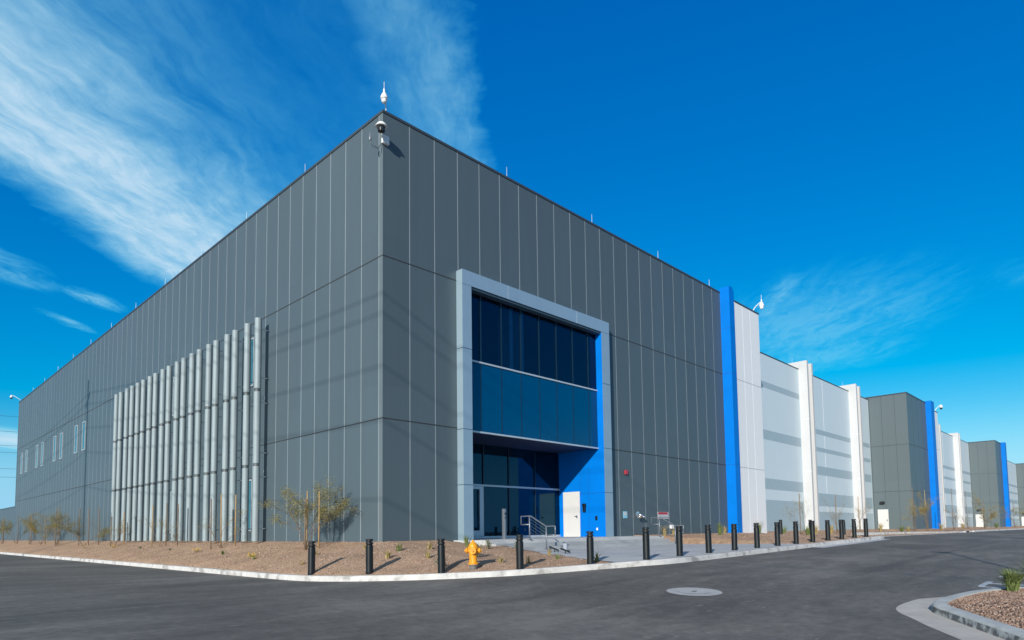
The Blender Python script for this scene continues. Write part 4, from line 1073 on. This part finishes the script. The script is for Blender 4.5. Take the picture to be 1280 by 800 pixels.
# the half of the sky away from the sun is the deep polarised blue; the sunward half stays pale
dt = N(nt, 'ShaderNodeVectorMath', operation='DOT_PRODUCT'); L(nt, tc.outputs['Generated'], dt.inputs[0]); dt.inputs[1].default_value = tuple(sd)
wg = N(nt, 'ShaderNodeMapRange', interpolation_type='SMOOTHSTEP'); L(nt, dt.outputs['Value'], wg.inputs['Value']); wg.inputs['From Min'].default_value = -.35; wg.inputs['From Max'].default_value = .15
skc = N(nt, 'ShaderNodeMix', data_type='RGBA'); L(nt, wg.outputs[0], skc.inputs['Factor']); L(nt, sky.outputs[0], skc.inputs['A']); L(nt, grd.outputs[0], skc.inputs['B'])
zz = mth('MAXIMUM', sx.outputs['Z'], .015)
pxx = mth('DIVIDE', sx.outputs['X'], zz); pyy = mth('DIVIDE', sx.outputs['Y'], zz)
c40, s40 = math.cos(R(40)), math.sin(R(40))
T = mth('ADD', mth('MULTIPLY', pxx, c40), mth('MULTIPLY', pyy, s40))      # along the streaks
S = mth('ADD', mth('MULTIPLY', pxx, -s40), mth('MULTIPLY', pyy, c40))     # across them
def noise(kt, ks, scale, det, rough, dist=0.0, off=0.0):
    cb = N(nt, 'ShaderNodeCombineXYZ'); L(nt, mth('MULTIPLY', T, kt), cb.inputs[0]); L(nt, mth('MULTIPLY', S, ks), cb.inputs[1]); cb.inputs[2].default_value = off
    n = N(nt, 'ShaderNodeTexNoise'); n.inputs['Scale'].default_value = scale; n.inputs['Detail'].default_value = det; n.inputs['Roughness'].default_value = rough; n.inputs['Distortion'].default_value = dist
    L(nt, cb.outputs[0], n.inputs['Vector']); return n.outputs['Fac']
def ramp(v, pts):
    n = N(nt, 'ShaderNodeValToRGB'); L(nt, v, n.inputs['Fac']); e = n.color_ramp.elements
    e[0].position, e[0].color = pts[0][0], (pts[0][1],)*3+(1,)
    e[1].position, e[1].color = pts[-1][0], (pts[-1][1],)*3+(1,)
    for p_, v_ in pts[1:-1]: k = e.new(p_); k.color = (v_,)*3+(1,)
    return n.outputs['Color']
wx = mth('MULTIPLY', mth('SUBTRACT', noise(1.0, 1.0, 3.2, 4, .5, 0, 7.0), .5), .22)      # slow bending of the streaks
S0 = S; S = mth('ADD', S, wx)
n1 = noise(.8, 2.2, 3.0, 10, .60, .08); n2 = noise(1.0, 1.0, 2.3, 6, .6, .0, 4.0); n3 = noise(.8, 3.4, 6.0, 10, .62, .08, 9.0); n4 = noise(1.0, 1.4, 12.0, 9, .64, .1, 2.0)
S = S0
# position across the cirrus band, wavering a little
Sw = mth('ADD', S, mth('MULTIPLY', mth('SUBTRACT', n2, .5), .40))
band = ramp(mth('DIVIDE', Sw, 2.0), [(.085, 0), (.12, .62), (.165, .50), (.21, .14), (.28, .16), (.40, .38), (.50, .62), (.60, 1.0), (.70, 1.0), (.75, .55), (.80, 0)])
tend = N(nt, 'ShaderNodeMapRange', interpolation_type='SMOOTHSTEP'); L(nt, mth('ADD', T, mth('MULTIPLY', mth('SUBTRACT', n2, .5), .5)), tend.inputs['Value'])
tend.inputs['From Min'].default_value = 3.1; tend.inputs['From Max'].default_value = 2.2
fil = mth('ADD', mth('MULTIPLY', n1, .62), mth('ADD', mth('MULTIPLY', n3, .50), mth('MULTIPLY', n4, .38)))   # ~.74 mean
tex = N(nt, 'ShaderNodeMapRange'); L(nt, fil, tex.inputs['Value']); tex.inputs['From Min'].default_value = .58; tex.inputs['From Max'].default_value = 1.02; tex.inputs['To Min'].default_value = .30
cl = mth('MULTIPLY', mth('MULTIPLY', band, tend.outputs[0]), tex.outputs[0])
def patch(t0, s0, rt_, rs, th, k):
    a = mth('DIVIDE', mth('SUBTRACT', T, t0), rt_); b = mth('DIVIDE', mth('SUBTRACT', S, s0), rs)
    d = mth('SUBTRACT', 1.0, mth('ADD', mth('MULTIPLY', a, a), mth('MULTIPLY', b, b)), None, True)
    v = N(nt, 'ShaderNodeMapRange'); L(nt, mth('ADD', fil, mth('MULTIPLY', d, .25)), v.inputs['Value']); v.inputs['From Min'].default_value = th; v.inputs['From Max'].default_value = th+.35
    return mth('MULTIPLY', mth('MULTIPLY', v.outputs[0], d), k)
for a in ((3.3, -1.25, 1.0, .72, .70, .38), (3.85, -1.5, .7, .6, .72, .36), (2.15, 2.05, .36, .18, .78, .6), (2.53, 1.95, .2, .10, .80, .75), (2.8, 2.28, .26, .07, .82, .7), (6.2, 5.6, 1.6, .9, .62, 1.0), (2.62, -2.0, .3, .4, .80, .22), (2.95, -.95, .5, .10, .78, .6)):
    cl = mth('MAXIMUM', cl, patch(*a))
# core of the bank reads solid, the thin parts stay feathery
core = ramp(mth('DIVIDE', Sw, 2.0), [(.42, 0), (.60, .46), (.70, .46), (.77, 0)])
cl = mth('ADD', cl, mth('MULTIPLY', mth('MULTIPLY', core, tend.outputs[0]), mth('ADD', n2, .25)), None, True)
cl = mth('MULTIPLY', cl, .86, None, True)
def chan(x, col, p):
    f = mth('POWER', cl, p); return mth('ADD', x, mth('MULTIPLY', f, mth('SUBTRACT', col, x)))
hz_ = N(nt, 'ShaderNodeMapRange', interpolation_type='SMOOTHSTEP'); L(nt, sx.outputs['Z'], hz_.inputs['Value']); hz_.inputs['From Min'].default_value = .16; hz_.inputs['From Max'].default_value = .0; hz_.inputs['To Max'].default_value = .85
hzm = N(nt, 'ShaderNodeMix', data_type='RGBA'); L(nt, hz_.outputs[0], hzm.inputs['Factor']); L(nt, skc.outputs['Result'], hzm.inputs['A']); hzm.inputs['B'].default_value = (2.6, 6.3, 9.6, 1)
sp_ = N(nt, 'ShaderNodeSeparateColor'); L(nt, hzm.outputs['Result'], sp_.inputs[0])
mx = N(nt, 'ShaderNodeCombineColor'); L(nt, chan(sp_.outputs[0], 6.2, 1.7), mx.inputs[0]); L(nt, chan(sp_.outputs[1], 7.8, 1.0), mx.inputs[1]); L(nt, chan(sp_.outputs[2], 9.2, .9), mx.inputs[2])
L(nt, mx.outputs[0], bg.inputs['Color']); bg.inputs['Strength'].default_value = .10

# ------------------------------------------------------------------ camera
cd = bpy.data.cameras.new('camera'); cam = bpy.data.objects.new('camera', cd); COL.objects.link(cam)
fw = Vector((0.7134, 0.6973, 0.07)).normalized(); rt = Vector((0.6996, -0.7144, -0.0128)); rt = (rt-fw*rt.dot(fw)).normalized(); uu = rt.cross(fw)
cam.matrix_world = Matrix(((rt.x, uu.x, -fw.x, -12.7245), (rt.y, uu.y, -fw.y, -18.6285), (rt.z, uu.z, -fw.z, 0), (0, 0, 0, 1)))
cd.sensor_width = 36; cd.lens = 810.445/1280*36; cd.shift_y = (607.2514-400)/1280; cd.clip_end = 8000; cd.clip_start = .1
SC.camera = cam
vs = SC.view_settings; vs.view_transform = 'Standard'; vs.look = 'None'; vs.exposure = 0.0; vs.gamma = 1.0; vs.use_curve_mapping = False
SC.cycles.use_denoising = True; SC.cycles.max_bounces = 8; SC.cycles.transparent_max_bounces = 8
